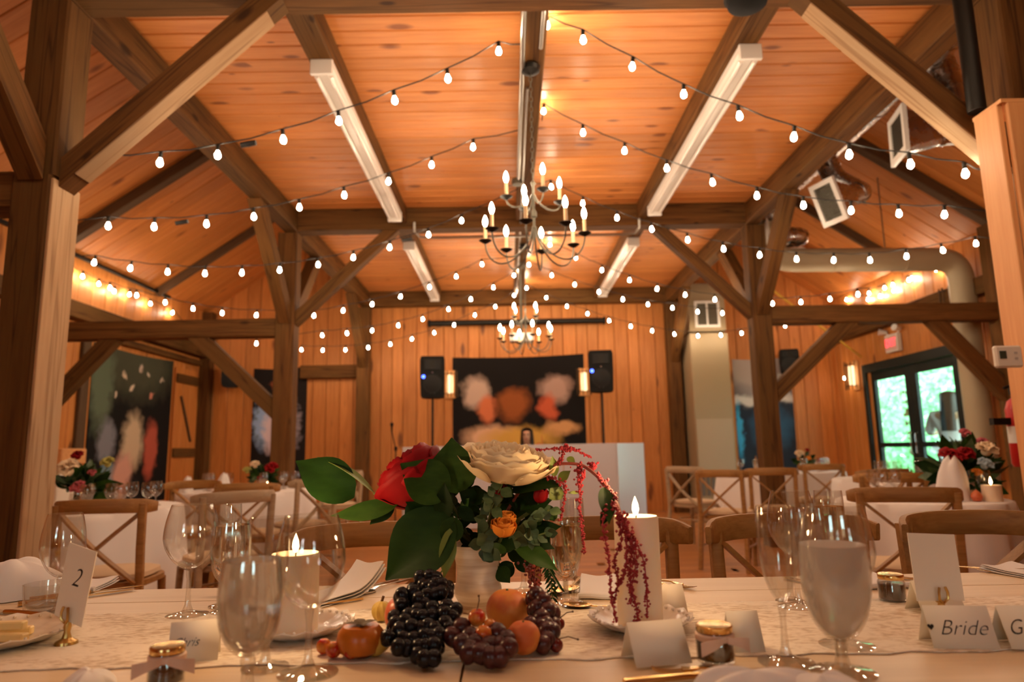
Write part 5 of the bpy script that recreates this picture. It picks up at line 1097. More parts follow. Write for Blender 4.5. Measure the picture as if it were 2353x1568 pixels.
eucalyptus('grey green eucalyptus sprig with round leaves right of the ranunculus', [(1170, 1250), (1215, 1215), (1262, 1172)], 16, .011, 1)
eucalyptus('grey green eucalyptus sprig below the cream peony', [(1115, 1220), (1130, 1165), (1158, 1105)], 14, .012, 2); eucalyptus('round-leaved eucalyptus sprig hanging over the vase rim', [(1110, 1225), (1112, 1255), (1140, 1268)], 9, .013, 3, -.07); eucalyptus('eucalyptus sprig at the lower right of the bouquet', [(1190, 1240), (1225, 1235), (1255, 1225)], 10, .011, 4)
# small pale leaves at the right
leaves('leaf_sprig', 'sprig of small pale green leaves by the arching amaranth', [((1275, 1096), (1269, 1048), 22, -.03, (.2, -1, .1), LEAFL, 0), ((1283, 1106), (1311, 1082), 22, -.03, (-.2, -1, .3), LEAFL, .03), ((1290, 1120), (1262, 1150), 34, -.03, (.2, -1, .1), LEAFL, .03), ((1285, 1128), (1255, 1118), 22, -.03, (.2, -1, .1), LEAFM, .03), ((1330, 1132), (1304, 1133), 7, -.03, (.2, -1, .1), LEAFL, .03), ((1303, 1052), (1322, 1064), 16, -.03, (.2, -1, .3), LEAFL, .03), ((1276, 1170), (1250, 1190), 36, -.03, (.1, -1, .3), LEAFM, .03), ((1258, 1172), (1274, 1198), 30, -.03, (.1, -1, .3), LEAFM, .03)], [[VT, (1240, 1160), (1278, 1110)]])
# hanging amaranth
t = thing('amaranth', 'arching red amaranth branch with long hanging tassels', 'flower', VT); AD = -.02
def bez(pts, n=6):
    P = [Vector(p) for p in pts]; out = []
    for i in range(len(P)-1):
        p0, p1, p2, p3 = P[max(i-1, 0)], P[i], P[i+1], P[min(i+2, len(P)-1)]
        for k in range(n):
            u = k/n; out.append(.5*((2*p1)+(-p0+p2)*u+(2*p0-5*p1+4*p2-p3)*u*u+(-p0+3*p1-3*p2+p3)*u**3))
    return out+[P[-1]]
CD = on(1474, 1446, ZR).y-.062-VY              # the tassels hang just in front of the candle
mp = [(1130, 1240, 0), (1200, 1120, -.02), (1260, 1074, -.03), (1315, 1066, -.05), (1352, 1078, -.07), (1395, 1120, CD*.7), (1425, 1175, CD*.9), (1448, 1235, CD)]
obj('stem', MB().tube([fl(a, b, c)-VT for a, b, c in bez([Vector(q) for q in mp], 5)], [.0032]*30+[.0022]*6, 6), STEMR, t)
_oct = [(1, 0, 0), (-1, 0, 0), (0, 1, 0), (0, -1, 0), (0, 0, 1), (0, 0, -1)]; _of = [(0, 2, 4), (2, 1, 4), (1, 3, 4), (3, 0, 4), (2, 0, 5), (1, 2, 5), (3, 1, 5), (0, 3, 5)]
def tassel(path, rad, seed, dens=1.0):
    rr = random.Random(seed); P = bez([Vector(q) for q in path], 8); Q = [fl(p.x, p.y, p.z)-VT for p in P]; mb = MB(); mb.tube(Q, .0011, 5); n = len(Q)
    for i in range(n-1):
        L = (Q[i+1]-Q[i]).length; m = max(3, int(L/.0014*dens)); s = 1-.55*(i/n)
        for k in range(m):
            c = Q[i].lerp(Q[i+1], rr.random())+Vector((rr.gauss(0, 1), rr.gauss(0, 1), rr.gauss(0, 1)))*rad*.5*s*(1+.5*sin(i*1.7)); r = rr.uniform(.002, .0036)*(.65+.35*s)
            mb.add([(c.x+a*r*rr.uniform(.7, 1.3), c.y+b*r, c.z+d*r*rr.uniform(.7, 1.3)) for a, b, d in _oct], _of)
    tag(obj('tassel', mb, AMAR, t), kind='stuff')
D = CD
for i, (p, r) in enumerate((([(1402, 1140, D*.8), (1385, 1200, D), (1398, 1280, D), (1404, 1360, D), (1416, 1432, D)], .0055), ([(1425, 1175, D*.9), (1448, 1240, D), (1460, 1300, D), (1452, 1350, D), (1462, 1395, D), (1463, 1430, D), (1438, 1456, D)], .010),
    ([(1450, 1225, D), (1476, 1280, D), (1486, 1350, D), (1487, 1422, D)], .0055), ([(1330, 1068, -.05), (1332, 1130, -.06), (1334, 1190, -.06), (1344, 1272, -.06)], .006), ([(1252, 1092, -.04), (1292, 1112, -.05), (1298, 1140, -.05), (1288, 1198, -.05)], .005),
    ([(1312, 1036, -.04), (1280, 1032, -.04), (1232, 1034, -.04)], .0035), ([(1300, 1026, -.04), (1325, 1036, -.04), (1357, 1050, -.04)], .004), ([(1285, 1066, -.04), (1292, 1046, -.04), (1296, 1024, -.04)], .006), ([(1355, 1075, -.06), (1362, 1064, -.06), (1368, 1076, -.07)], .006),
    ([(1420, 1185, D), (1428, 1240, D), (1412, 1290, D), (1420, 1340, D), (1408, 1390, D)], .0055), ([(1436, 1215, D), (1440, 1280, D), (1432, 1325, D), (1421, 1345, D)], .0045), ([(1405, 1150, D*.9), (1430, 1195, D), (1452, 1250, D), (1448, 1300, D), (1450, 1385, D)], .009), ([(1375, 1095, D*.5), (1395, 1120, D*.7), (1418, 1150, D*.9)], .006), ([(1330, 1072, -.055), (1340, 1088, -.06), (1334, 1110, -.06)], .008))): tassel(p, r, i, .9 if r < .006 else 1.25)
obj('leaf', leaf_mb(fl(1388, 1120, D*.8)-VT, fl(1400, 1205, D)-VT, 34*pm, (.2, -1, .1), .03), LEAFM, t)
obj('leaf', leaf_mb(fl(1395, 1170, D*.9)-VT, fl(1380, 1210, D)-VT, 18*pm, (.2, -1, .1), .03), LEAFM, t)
# pepper berries hanging at the right of the vase
t = thing('pepperberry_sprig', 'hanging cluster of red pepper berries with feathery leaves right of the vase', 'foliage', VT); rr = random.Random(3)
obj('stem', MB().tube([fl(1165, 1245, -.01)-VT, fl(1205, 1262, -.03)-VT, fl(1222, 1290, -.05)-VT, fl(1232, 1360, -.05)-VT], .0015, 6), STEMR, t)
mb = MB()
for i in range(120):
    u = rr.random(); px = 1218+14*u+rr.gauss(0, 11*(1-.45*u)); py = 1288+80*u; c = fl(px, py, -.05+rr.gauss(0, .01))-VT; mb.ball(c, rr.uniform(.0022, .0034), 6, 4)
tag(obj('berries', mb, BERRY, t), kind='stuff')
for (a, b) in (((1262, 1300), (1270, 1378)), ((1250, 1290), (1286, 1350))):
    A, B = fl(*a, -.04), fl(*b, -.05); obj('leaf_stalk', MB().tube([A-VT, B-VT], .0009, 5), STEMG, t)
    for k in range(7):
        p = A.lerp(B, (k+.5)/7)
        for s in (-1, 1): obj('leaf', leaf_mb(p-VT, p+Vector((s*.011, -.003, -.012))-VT, .0042, (0, -1, .2), .02, .1, 0, .9, None, 2, 5), LEAFD, t)
# ---------------------------------------------------------------- fruit on the runner
def fruit_mat(name, c1, c2, rough=.35, sc=22, sub=0.0):
    m = mat(name, c1, rough, spec=.45); k = N(m); k.put(k.b.inputs['Base Color'], k.ramp(k.noise(k.coord((sc, sc, sc), True), 1, 3), [(.38, c1), (.62, c2)]).outputs[0]); return m
PERS = fruit_mat('persimmon_skin', (.62, .17, .015), (.5, .13, .012), .28); PEACH = fruit_mat('peach_skin', (.72, .3, .05), (.58, .13, .03), .55, 20); CHER = fruit_mat('blush_cherry_skin', (.68, .26, .04), (.5, .025, .01), .2, 60); DCH = fruit_mat('dark_cherry_skin', (.1, .008, .006), (.16, .015, .01), .15); BGR = fruit_mat('black_grape_skin', (.005, .005, .007), (.014, .013, .018), .24, 90); N(BGR).b.inputs['Specular IOR Level'].default_value = .25; PGR = fruit_mat('purple_grape_skin', (.04, .01, .014), (.08, .016, .016), .3, 60); POM = fruit_mat('pomegranate_skin', (.55, .07, .03), (.62, .16, .05), .35); PEAR = fruit_mat('yellow_pear_skin', (.66, .42, .07), (.55, .3, .05), .4)
def rad(rpx, Y): return rpx*sqrt(Y*Y+.09)*.985/FPX
def place_fruit(px, py, rpx):
    r = .02
    for _ in range(4): q = on(px, py, ZR+r); r = rad(rpx, q.y)
    return q, r
q, r = place_fruit(829, 1450, 50); t = thing('persimmon', 'orange persimmon at the left end of the fruit pile', 'fruit', (q.x, q.y, ZR+.0006)); obj('flesh', MB().lathe([(0, .002), (r*.5, 0), (r*.85, r*.18), (r, r*.58), (r*.95, r*.95), (r*.74, r*1.2), (r*.35, r*1.24), (0, r*1.16)], 32), PERS, t)
for i in range(4): obj('calyx_leaf', leaf_mb((0, 0, r*1.2), (r*.68*cos(i*pi/2+.4), r*.68*sin(i*pi/2+.4), r*1.34), r*.5, (0, 0, 1), .06), mat('dry_calyx', (.1, .06, .025), .7) if i == 0 else bpy.data.materials['dry_calyx'], t)
def peach(px, py, rpx, label, m=PEACH, name='peach'):
    q, r = place_fruit(px, py, rpx); t = thing(name, label, 'fruit', (q.x, q.y, ZR+.0006), random.uniform(0, 6)); mb = MB(); n = 28; k = 18
    def f(u, v):
        a = 2*pi*u; b = -pi/2+pi*v; cr = 1-.07*max(0, cos(a))**12*cos(b)**.5 if abs(b) < pi/2 else 1; return (r*cos(a)*cos(b)*cr, r*sin(a)*cos(b)*cr, r+r*.97*sin(b)-(.12*r*max(0, sin(b))**16))
    obj('flesh', mb.sheet(f, n, k), m, t); obj('stem_pit', MB().lathe([(0, 1.8*r), (.07*r, 1.86*r), (.05*r, 1.92*r), (0, 1.9*r)], 8), STEMG, t); return t
peach(1166, 1402, 46, 'large orange peach leaning at the right of the vase'); peach(1203, 1466, 36, 'smaller peach at the front right of the fruit pile')
t = peach(926, 1414, 42, 'red pomegranate behind the black grapes', POM, 'pomegranate')
q, r = place_fruit(866, 1480, 24); t = thing('pear', 'small yellow pear lying before the persimmon', 'fruit', (q.x, q.y, ZR+r), 0); t.rotation_euler = (0, radians(68), radians(-8))
obj('flesh', MB().lathe([(0, -r*1.3), (r*.5, -r*1.2), (r*.95, -r*.5), (r, 0), (r*.8, r*.7), (r*.5, r*1.3), (r*.3, r*1.8), (0, r*1.95)], 24), PEAR, t); obj('stem', MB().tube([(0, 0, r*1.9), (.002, 0, r*2.3)], .0015, 6), mat('brown_stem', (.12, .06, .025), .7), t); BST = bpy.data.materials['brown_stem']
q, r = place_fruit(872, 1412, 21); t = thing('gourd', 'small ribbed yellow gourd behind the persimmon', 'fruit', (q.x, q.y+.02, ZR+.0006)); mb = MB()
mb.sheet(lambda u, v: ((r*(1+.07*cos(20*pi*u)))*cos(2*pi*u)*sin(pi*v)**.8, (r*(1+.07*cos(20*pi*u)))*sin(2*pi*u)*sin(pi*v)**.8, r-r*cos(pi*v)), 40, 12); obj('flesh', mb, mat('gourd_skin', (.6, .42, .1), .5), t); obj('stem', MB().tube([(0, 0, 1.95*r), (.003, 0, 2.5*r)], .0025, 6), BST, t)
def cherry(px, py, rpx, label, m=CHER, stem=None, lift=0):
    q, r = place_fruit(px, py+lift, rpx)
    if lift: q = atY(px, py, q.y+.0)
    z = (q.z-r) if lift else ZR+.0004
    t = thing('cherry', label, 'fruit', (q.x, q.y, z), 0, 'cherries in the fruit pile'); t.rotation_euler = (0, 0, 0)
    obj('flesh', MB().lathe([(0, .0), (r*.5, r*.12), (r*.9, r*.55), (r, r*1.0), (r*.9, r*1.5), (r*.5, r*1.85), (r*.15, r*1.8), (0, r*1.74)], 20), m, t)
    if stem:
        e = atY(stem[0], stem[1], q.y)-Vector((q.x, q.y, z)); b = Vector((0, 0, r*1.75)); obj('stem', MB().tube([b, b.lerp(e, .5)+Vector((.002, 0, .004)), e], .0009, 5), BST, t); obj('stem_tip', MB().ball(e, .0018, 6, 4), BST, t)
    return t
cherry(744, 1486, 16, 'yellow blushed cherry, leftmost of the fruit'); cherry(767, 1494, 17, 'red blushed cherry, second from the left'); cherry(796, 1478, 16, 'orange cherry behind the left front cherries'); cherry(808, 1495, 18, 'red cherry before the persimmon')
cherry(1096, 1420, 19, 'red cherry with a tall stem below the vase', stem=(1100, 1370), lift=66); cherry(1111, 1457, 18, 'blushed cherry between the grapes and the small peach', lift=44); cherry(1126, 1438, 14, 'red cherry tucked behind the blushed cherry', lift=56)
cherry(1232, 1404, 17, 'yellow cherry on the purple grapes', lift=25); cherry(1206, 1382, 17, 'red cherry behind the large peach', lift=30); cherry(1266, 1467, 17, 'orange red cherry at the right end of the fruit'); cherry(1278, 1484, 15, 'dark cherry at the front right end with a long stem', DCH, (1328, 1470)); cherry(1284, 1434, 13, 'dark cherry with a stem pointing right', DCH, (1316, 1406), 10)
def grapes(name, label, pts, r, m, back, seed, grp=None, stem=None):
    rr = random.Random(seed); c0 = on(pts[0][0], pts[0][1], ZR+.02); t = thing(name, label, 'grapes', c0); me = MB().lathe([(0, -r*1.12), (r*.55, -r*.95), (r*.93, -r*.4), (r, .05*r), (r*.9, r*.55), (r*.5, r*.98), (0, r*1.1)], 14).mesh('grape', m)
    ymax = max(p[1] for p in pts)
    for (px, py) in pts:
        Yb = on(px, ymax+6, ZR+r).y; Y = Yb+(ymax-py)*.00085; q = atY(px, py, Y)
        if q.z < ZR+r: q = on(px, py, ZR+r)
        for k in range(1+back):
            w = q+Vector((rr.uniform(-.006, .006), .019*k, -.006*k)) if k else q
            if w.z < ZR+r*1.02: w.z = ZR+r*1.02
            w = w+Vector((rr.gauss(0, .0018), rr.gauss(0, .003), rr.gauss(0, .0018)))
            obj('grape', me, None, t, w-c0, (rr.uniform(-.6, .6), rr.uniform(-.6, .6), rr.uniform(0, 6)))
    if stem: obj('stem', MB().tube([atY(a, b, c0.y+.08)-c0 for a, b in stem], .002, 6), STEMG, t)
    return t
gp = [(880, 340), (955, 325), (1010, 335), (930, 420), (830, 430), (1020, 395), (1082, 395), (737, 478), (762, 545), (880, 500), (945, 480), (1005, 480), (1060, 455), (930, 560), (985, 560), (870, 590), (700, 640), (790, 640), (855, 640), (1100, 560), (1150, 600), (1045, 610), (1085, 640), (925, 640), (990, 650), (1140, 640), (735, 735), (810, 730), (880, 720), (950, 715), (1020, 725), (1090, 700), (650, 810), (770, 800), (840, 800), (910, 795), (985, 800), (1050, 790), (730, 870), (800, 880), (870, 880), (945, 880), (1015, 870), (860, 930), (930, 950), (1000, 945), (960, 400), (900, 380), (990, 420), (760, 690), (700, 700), (1120, 720)]
grapes('grape_bunch', 'big bunch of black grapes heaped against the vase', [(700+a*.2975, 1228+b*.2975) for a, b in gp], 0.0112, BGR, 1, 1, stem=[(1016, 1312), (1000, 1335), (990, 1370)])
grapes('grape_bunch', 'purple grapes at the right end behind the peaches', [(1228, 1368), (1252, 1388), (1262, 1404), (1240, 1420), (1258, 1432), (1240, 1442), (1226, 1436), (1268, 1446), (1250, 1456), (1256, 1470), (1244, 1478), (1232, 1398)], .0125, PGR, 1, 2)
grapes('grape_bunch', 'dusky red grapes low in front between black grapes and peaches', [(1106, 1472), (1120, 1484), (1094, 1478), (1112, 1494), (1062, 1446), (1042, 1464), (1080, 1466), (1060, 1484), (1088, 1488), (1150, 1462), (1164, 1474), (1152, 1486), (1130, 1490), (1170, 1494), (1078, 1502), (1104, 1504), (1124, 1506), (1148, 1502)], .0135, PGR, 0, 3)
# ---------------------------------------------------------------- bouquets on the guest tables
def small_bouquet(loc, label, R, blooms, seed, extra=LEAFM, fmul=1.0):
    rr = random.Random(seed); t = thing('flower_arrangement', label, 'flowers', loc); obj('bowl', MB().lathe([(0, 0), (.05, 0), (.06, .04), (.055, .1), (.05, .1), (.05, .03), (0, .02)], 18), GLASS, t)
    lm = [leaf_mb((0, 0, 0), (0, 0, R*rr.uniform(.55, .8)), R*.32, (0, -1, 0), .1, .25, 0, .85, None, 4, 6).mesh('leaf', m) for m in (LEAFD, LEAFM, extra, EUC)]
    for i in range(int(44*fmul)):
        a = rr.uniform(0, 2*pi); b = rr.uniform(-.35, 1.35); d = Vector((cos(a)*cos(b), sin(a)*cos(b), sin(b))); p = Vector((0, 0, .11))+d*R*rr.uniform(.15, .5); M = axes(p, d.cross(Vector((.3, .2, 1))), d); obj('leaf', lm[i % 4], None, t, mw=M @ Matrix.Rotation(rr.uniform(0, 6), 4, 'Z'))
    ms = {}
    for (dx, dy, dz, r, m) in blooms:
        b = obj('bloom', MB().ball((0, 0, 0), r*.45, 10, 6), m, t, (dx, dy, dz)); key = m.name
        if key not in ms: ms[key] = petal_mesh(m, 1, .6, .5, .08, 3, 5, 5)
        for ly, (n, ti, s) in enumerate(((6, 1.1, 1.1), (6, .6, 1.0), (4, .25, .85))):
            for i in range(n):
                M = Matrix.Rotation(2*pi*i/n+ly, 4, 'Z') @ Matrix.Rotation(-ti, 4, 'X') @ Matrix.Scale(r*s, 4); obj('petal', ms[key], None, b, mw=Matrix.Rotation(rr.uniform(.2, .8), 4, 'X') @ M)
PINKF = vary(mat('pink_bloom', (.5, .1, .12), .6), .3); PALEF = vary(mat('pale_bloom', (.8, .62, .4), .7), .15); BLUEF = vary(mat('pale_blue_bloom', (.45, .6, .7), .6), .2); YGF = vary(mat('yellow_green_bloom', (.5, .48, .12), .6), .2)
small_bouquet((-2.78, 4.52, ZG+.001), 'flower arrangement with a peach bloom on the left round table', .2, [(.0, -.14, .24, .075, PALEF), (-.16, -.1, .17, .06, PALEF), (.09, -.16, .13, .05, PINKF), (.0, -.05, .33, .04, REDF), (.2, -.06, .28, .045, YGF), (.13, -.1, .22, .03, PINKF)], 1)
small_bouquet((-2.38, 6.7, ZG+.001), 'flower arrangement with red and yellow blooms on the far left round table', .15, [(.12, -.1, .18, .07, REDF), (-.04, -.1, .22, .05, PALEF), (-.12, -.08, .17, .045, YGF), (.02, -.12, .1, .03, REDF)], 2, fmul=.8)
small_bouquet((2.66, 4.08, ZG+.001), 'large bouquet of red and white blooms on the small right table', .24, [(-.17, -.16, .22, .065, REDF), (-.09, -.18, .24, .05, REDF), (.06, -.14, .26, .06, PALEF), (.02, -.17, .18, .045, BLUEF), (-.0, -.06, .36, .035, PINKF), (.1, -.06, .3, .04, PINKF), (-.05, -.2, .14, .03, ORNF)], 3, fmul=1.5)
small_bouquet((3.62, 8.5, ZG+.001), 'small flower arrangement on the far right round table', .15, [(-.1, -.1, .2, .06, PALEF), (.0, -.12, .15, .035, ORNF), (.14, -.1, .12, .04, REDF), (.02, -.05, .25, .03, REDF)], 4, fmul=.7)
def fig(x, y, lab, r=.03): 
    t = thing('fig', lab, 'fruit', (x, y, ZG+.001)); obj('flesh', MB().lathe([(0, 0), (r*.7, .1*r), (r, .8*r), (r*.8, 1.4*r), (r*.3, 1.9*r), (0, 2.1*r)], 16), POM, t)
fig(2.5, 3.74, 'red fruit beside the candle on the small right table'); fig(2.36, 3.72, 'red fruit before the napkin on the small right table', .02)
# ---------------------------------------------------------------- people
SKIN = mat('skin', (.62, .36, .24), .5, Subsurface_Weight=.1); HAIR = mat('dark_hair', (.018, .011, .008), .45); LACEW = mat('white_lace_top', (.8, .78, .78), .8); DRESS = mat('black_top', (.02, .02, .022), .8); TROUS = mat('dark_trousers', (.03, .03, .04), .8); EYEW = mat('eye', (.03, .02, .015), .2); LIP = mat('lips', (.45, .14, .12), .5); HAIRB = mat('brown_hair', (.05, .028, .018), .5)
def skin_obj(name, V, E, R, m, parent, sub=2):
    me = bpy.data.meshes.new(name); me.from_pydata([tuple(v) for v in V], E, []); me.update(); me.materials.append(m); o = bpy.data.objects.new(name, me); COL.objects.link(o); o.parent = parent
    md = o.modifiers.new('skin', 'SKIN'); md.use_smooth_shade = True
    for i, s in enumerate(me.skin_vertices[0].data): r = R[i]; s.radius = r if isinstance(r, tuple) else (r, r); s.use_root = (i == 0)
    sb = o.modifiers.new('sub', 'SUBSURF'); sb.levels = sub; sb.render_levels = sub; return o
def person(loc, rz, label, J, top, legs, hairm, hair_len, seated=False):
    """J: joint positions of one connected body, pelvis first"""
    t = thing('person', label, 'person', loc, rz); V = []; E = []; R = []; ix = {}
    def add(n, p, r, par=None):
        ix[n] = len(V); V.append(Vector(p)); R.append(r)
        if par: E.append((ix[par], ix[n]))
    add('pelvis', J['pelvis'], (.15, .105)); add('waist', J['waist'], (.12, .09), 'pelvis'); add('chest', J['chest'], (.15, .105), 'waist'); add('neckb', J['neck'], (.062, .06), 'chest'); hd = Vector(J['head']); add('chin', hd+Vector((0, -.02, -.07)), (.056, .066), 'neckb'); add('face', hd+Vector((0, -.005, .0)), (.074, .088), 'chin'); add('crown', hd+Vector((0, .012, .07)), (.068, .078), 'face')
    for s, k in ((-1, 'l'), (1, 'r')):
        add('sh'+k, J['sh'+k], .055, 'chest'); add('el'+k, J['el'+k], .04, 'sh'+k); add('wr'+k, J['wr'+k], .026, 'el'+k); w = Vector(J['wr'+k]); d = (w-Vector(J['el'+k])).normalized(); sd = d.cross(Vector((0, 1, .2))).normalized(); add('palm'+k, w+d*.05, (.032, .018), 'wr'+k)
        for f in range(4):
            o = sd*(.024-.016*f); L = (.066, .076, .072, .055)[f]; add('f%s%d' % (k, f), w+d*.085+o, .0095, 'palm'+k); add('g%s%d' % (k, f), w+d*(.085+L*.5)+o*1.1+Vector((0, -.008, 0)), .0085, 'f%s%d' % (k, f)); add('h%s%d' % (k, f), w+d*(.085+L)+o*1.1+Vector((0, -.022, 0)), .007, 'g%s%d' % (k, f))
        add('t'+k, w+d*.03+sd*.04, .011, 'palm'+k); add('u'+k, w+d*.065+sd*.056, .009, 't'+k)
        add('hip'+k, J['hip'+k], .085, 'pelvis'); add('kn'+k, J['kn'+k], .056, 'hip'+k); add('an'+k, J['an'+k], .038, 'kn'+k); add('toe'+k, Vector(J['an'+k])+Vector((0, -.15, -.04)), (.04, .028), 'an'+k)
    obj_b = skin_obj('body', V, E, R, SKIN, t)
    # clothing follows the same joints a little larger
    def layer(name, keys, m, grow):
        ks = [k for k in keys]; m2 = {k: i for i, k in enumerate(ks)}; ev = [(m2[a], m2[b]) for a, b in [(list(ix)[list(ix.values()).index(x)], list(ix)[list(ix.values()).index(y)]) for x, y in E] if a in m2 and b in m2]
        rr = [tuple(q+grow for q in (R[ix[k]] if isinstance(R[ix[k]], tuple) else (R[ix[k]],)*2)) for k in ks]; skin_obj(name, [V[ix[k]] for k in ks], ev, rr, m, t)
    layer('top', ['pelvis', 'waist', 'chest', 'shl', 'ell', 'shr', 'elr'], top, .014); layer('trousers', ['pelvis', 'hipl', 'knl', 'anl', 'hipr', 'knr', 'anr'], legs, .015)
    h = hd
    for s in (-1, 1):
        obj('eye', MB().ball((h.x+s*.03, h.y-.083, h.z+.005), (.013, .008, .008), 8, 6), EYEW, t); obj('eyebrow', MB().tube([(h.x+s*.016, h.y-.09, h.z+.028), (h.x+s*.046, h.y-.078, h.z+.026)], .004, 5), hairm, t); obj('ear', MB().ball((h.x+s*.078, h.y+.01, h.z-.005), (.012, .02, .03), 8, 6), SKIN, t)
    obj('nose', MB().sweep([(h.x, h.y-.088, h.z+.012), (h.x, h.y-.108, h.z-.03), (h.x, h.y-.085, h.z-.036)], [(.011*cos(a), .008*sin(a)) for a in [pi*i/4 for i in range(8)]], (1, 0, 0), [.6, 1.2, 1]), SKIN, t)
    obj('mouth', MB().ball((h.x, h.y-.083, h.z-.06), (.024, .01, .007), 10, 6), LIP, t)
    mb = MB()
    def f(u, v):
        a = pi*(-.24+1.48*u); b = v; z = h.z+.115*cos(b*pi*.52)-(hair_len*max(0, v-.55)/.45 if v > .55 else 0); r = .098*sin(min(b*pi*.55+.05, pi/2))**.7+.03*max(0, v-.6); rr = r*(1+.05*sin(9*u*pi+4*v))
        return (h.x+rr*cos(a), h.y+.015+rr*1.08*sin(a), z)
    obj('hair', mb.sheet(f, 34, 22, -.012), hairm, t); return t
Jst = dict(pelvis=(0, 0, .92), waist=(0, 0, 1.08), chest=(0, -.01, 1.26), neck=(0, 0, 1.42), head=(0, -.015, 1.54), shl=(-.17, 0, 1.35), ell=(-.24, -.05, 1.1), wrl=(-.14, -.24, 1.08), shr=(.17, 0, 1.35), elr=(.25, -.04, 1.1), wrr=(.18, -.25, 1.14), hipl=(-.09, 0, .86), knl=(-.1, -.02, .48), anl=(-.1, .02, .08), hipr=(.09, 0, .86), knr=(.1, -.02, .48), anr=(.1, .02, .08))
pw = person((6.14, 9.52, .01), radians(128), 'woman with long dark hair in a white lace top outside the glazed door', Jst, LACEW, LACEW, HAIRB, .4); pw.scale = (1.25, 1.2, 1.06)
Jse = dict(pelvis=(0, .05, .50), waist=(0, .05, .66), chest=(0, .02, .86), neck=(0, .0, 1.05), head=(0, -.03, 1.17), shl=(-.17, .02, .96), ell=(-.23, -.08, .76), wrl=(-.12, -.28, .78), shr=(.17, .02, .96), elr=(.23, -.08, .76), wrr=(.12, -.28, .78), hipl=(-.09, .03, .48), knl=(-.12, -.36, .5), anl=(-.12, -.34, .09), hipr=(.09, .03, .48), knr=(.12, -.36, .5), anr=(.12, -.34, .09))
person((.27, 10.45, .01), -.15, 'woman with long black hair seated behind the white booth', {k: (v[0], v[1], v[2]+.1 if k[:2] not in ('an',) else v[2]) for k, v in Jse.items()}, DRESS, TROUS, HAIR, .3)
t = thing('stool', 'dark stool behind the white booth', 'stool', (.27, 10.52, 0)); obj('seat', MB().lathe([(0, .42), (.15, .42), (.16, .43), (.15, .445), (0, .445)], 20), BLACK, t)
for i in range(4): obj('leg', MB().tube([(.1*cos(i*pi/2+.8), .1*sin(i*pi/2+.8), .42), (.19*cos(i*pi/2+.8), .19*sin(i*pi/2+.8), 0)], .012, 6), BLACKM, t)
# ---------------------------------------------------------------- outside the glazed door
GRASSM = mat('lawn', (.16, .4, .16), .9); _k = N(GRASSM); _k.put(_k.b.inputs['Base Color'], _k.ramp(_k.noise(_k.coord((3, 3, 3)), 2, 4), [(.35, (.12, .34, .14)), (.7, (.3, .5, .2))]).outputs[0])
tag(obj('ground_outside', MB().box((XR+.35, -8, -.4), (45, 60, -.06)), GRASSM, ang=0), kind='structure')
tag(obj('porch_floor', MB().box((XR+.16, 6, -.1), (8.6, 16, -.005)), mat('grey_deck', (.4, .4, .38), .8), ang=0), kind='structure')
pr = struct('porch_roof', MB().box((XR+.16, 6, 2.62), (8.7, 16, 2.7)), mat('pale_porch_ceiling', (.7, .6, .6), .7))
for y in (9.0, 11.6, 14.2): tag(beam('porch_post', (8.4, y, 0), (8.4, y, 2.62), .14, .14, mat('dark_porch_post', (.05, .09, .1), .7) if y == 9 else bpy.data.materials['dark_porch_post'], (0, -1, 0)), 'dark porch post outside the glazed door, %s' % {9.0: 'nearest', 11.6: 'second', 14.2: 'farthest'}[y], 'post')
t = thing('porch_lamp', 'round lit porch lamp outside the glazed door', 'lamp', (6.9, 11.9, 2.62)); obj('globe', MB().ball((0, 0, -.12), (.1, .1, .07), 14, 8), emit('porch_lamp_glass', (1, .9, .75), 3), t); obj('base', MB().lathe([(0, -.06), (.06, -.055), (.06, -.001), (0, -.001)], 14), BLACKM, t)
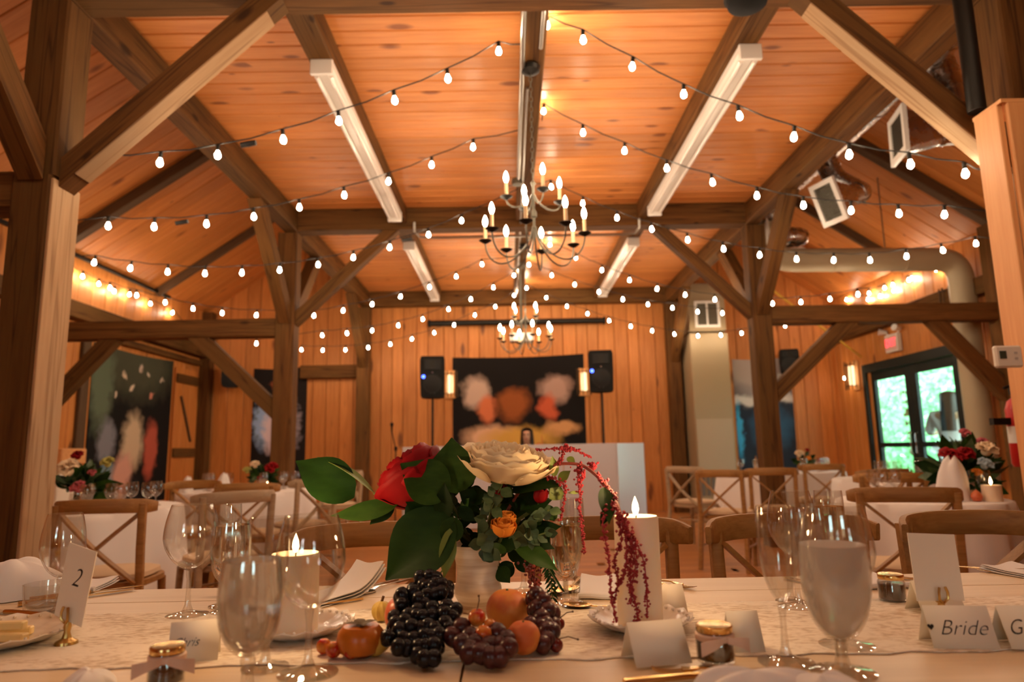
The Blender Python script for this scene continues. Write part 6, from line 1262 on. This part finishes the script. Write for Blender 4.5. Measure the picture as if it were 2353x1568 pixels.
TREEM = [vary(mat('sunlit_leaves_%d' % i, c, .7), .3) for i, c in enumerate(((.4, .7, .42), (.55, .8, .5), (.32, .62, .4)))]
for k, (x, y, h, r, lab) in enumerate(((9.9, 17.0, 4.0, 1.5, 'small leafy tree just beyond the porch'), (13.0, 20.2, 5.0, 1.8, 'round green tree beyond the porch, behind the right door leaf'), (12.6, 24.6, 6.2, 2.1, 'tall green tree across the lawn, behind the left door leaf'), (17.6, 25.0, 7.0, 2.4, 'tall green tree across the lawn at the right'), (17.2, 31.0, 8.0, 2.9, 'farthest big green tree at the end of the lawn'))):
    rr = random.Random(k); t = thing('tree', lab, 'tree', (x, y, -.06), 0, 'trees beyond the porch'); mb = MB()
    for i in range(6000):
        a = rr.uniform(0, 2*pi); b = math.asin(rr.uniform(-1, 1)); q = rr.uniform(.55, 1)**.5; c = Vector((r*cos(a)*cos(b)*q, r*sin(a)*cos(b)*q, h*.5+h*.47*sin(b)*q)); u = Vector((rr.gauss(0, 1), rr.gauss(0, 1), rr.gauss(0, 1))).normalized(); v = u.cross(Vector((rr.gauss(0, 1), rr.gauss(0, 1), rr.gauss(0, 1)))).normalized(); s = rr.uniform(.05, .11)
        mb.add([c-u*s, c-v*s*.6, c+u*s, c+v*s*.6], [(0, 1, 2, 3)], False)
    tag(obj('crown', mb, TREEM[k % 3], t, ang=0), kind='stuff'); obj('trunk', MB().tube([(0, 0, 0), (.1, 0, h*.3), (0, .1, h*.6)], [.2, .15, .08], 8), TIMBER, t)
tag(obj('rear_porch_roof', MB().box((XL-1, YB-4.5, 2.75), (XR+1, YB-.16, 2.85)), bpy.data.materials['pale_porch_ceiling'], ang=0), kind='structure')  # unseen roof, floor and fence added to block sky light from rear windows
tag(obj('rear_porch_floor', MB().box((XL-1, YB-4.5, -.1), (XR+1, YB-.16, -.02)), bpy.data.materials['grey_deck'], ang=0), kind='structure')
tag(obj('rear_fence', MB().box((XL-1, YB-4.6, -.1), (XR+1, YB-4.5, 1.9)), TIMBERL, ang=0), kind='structure')
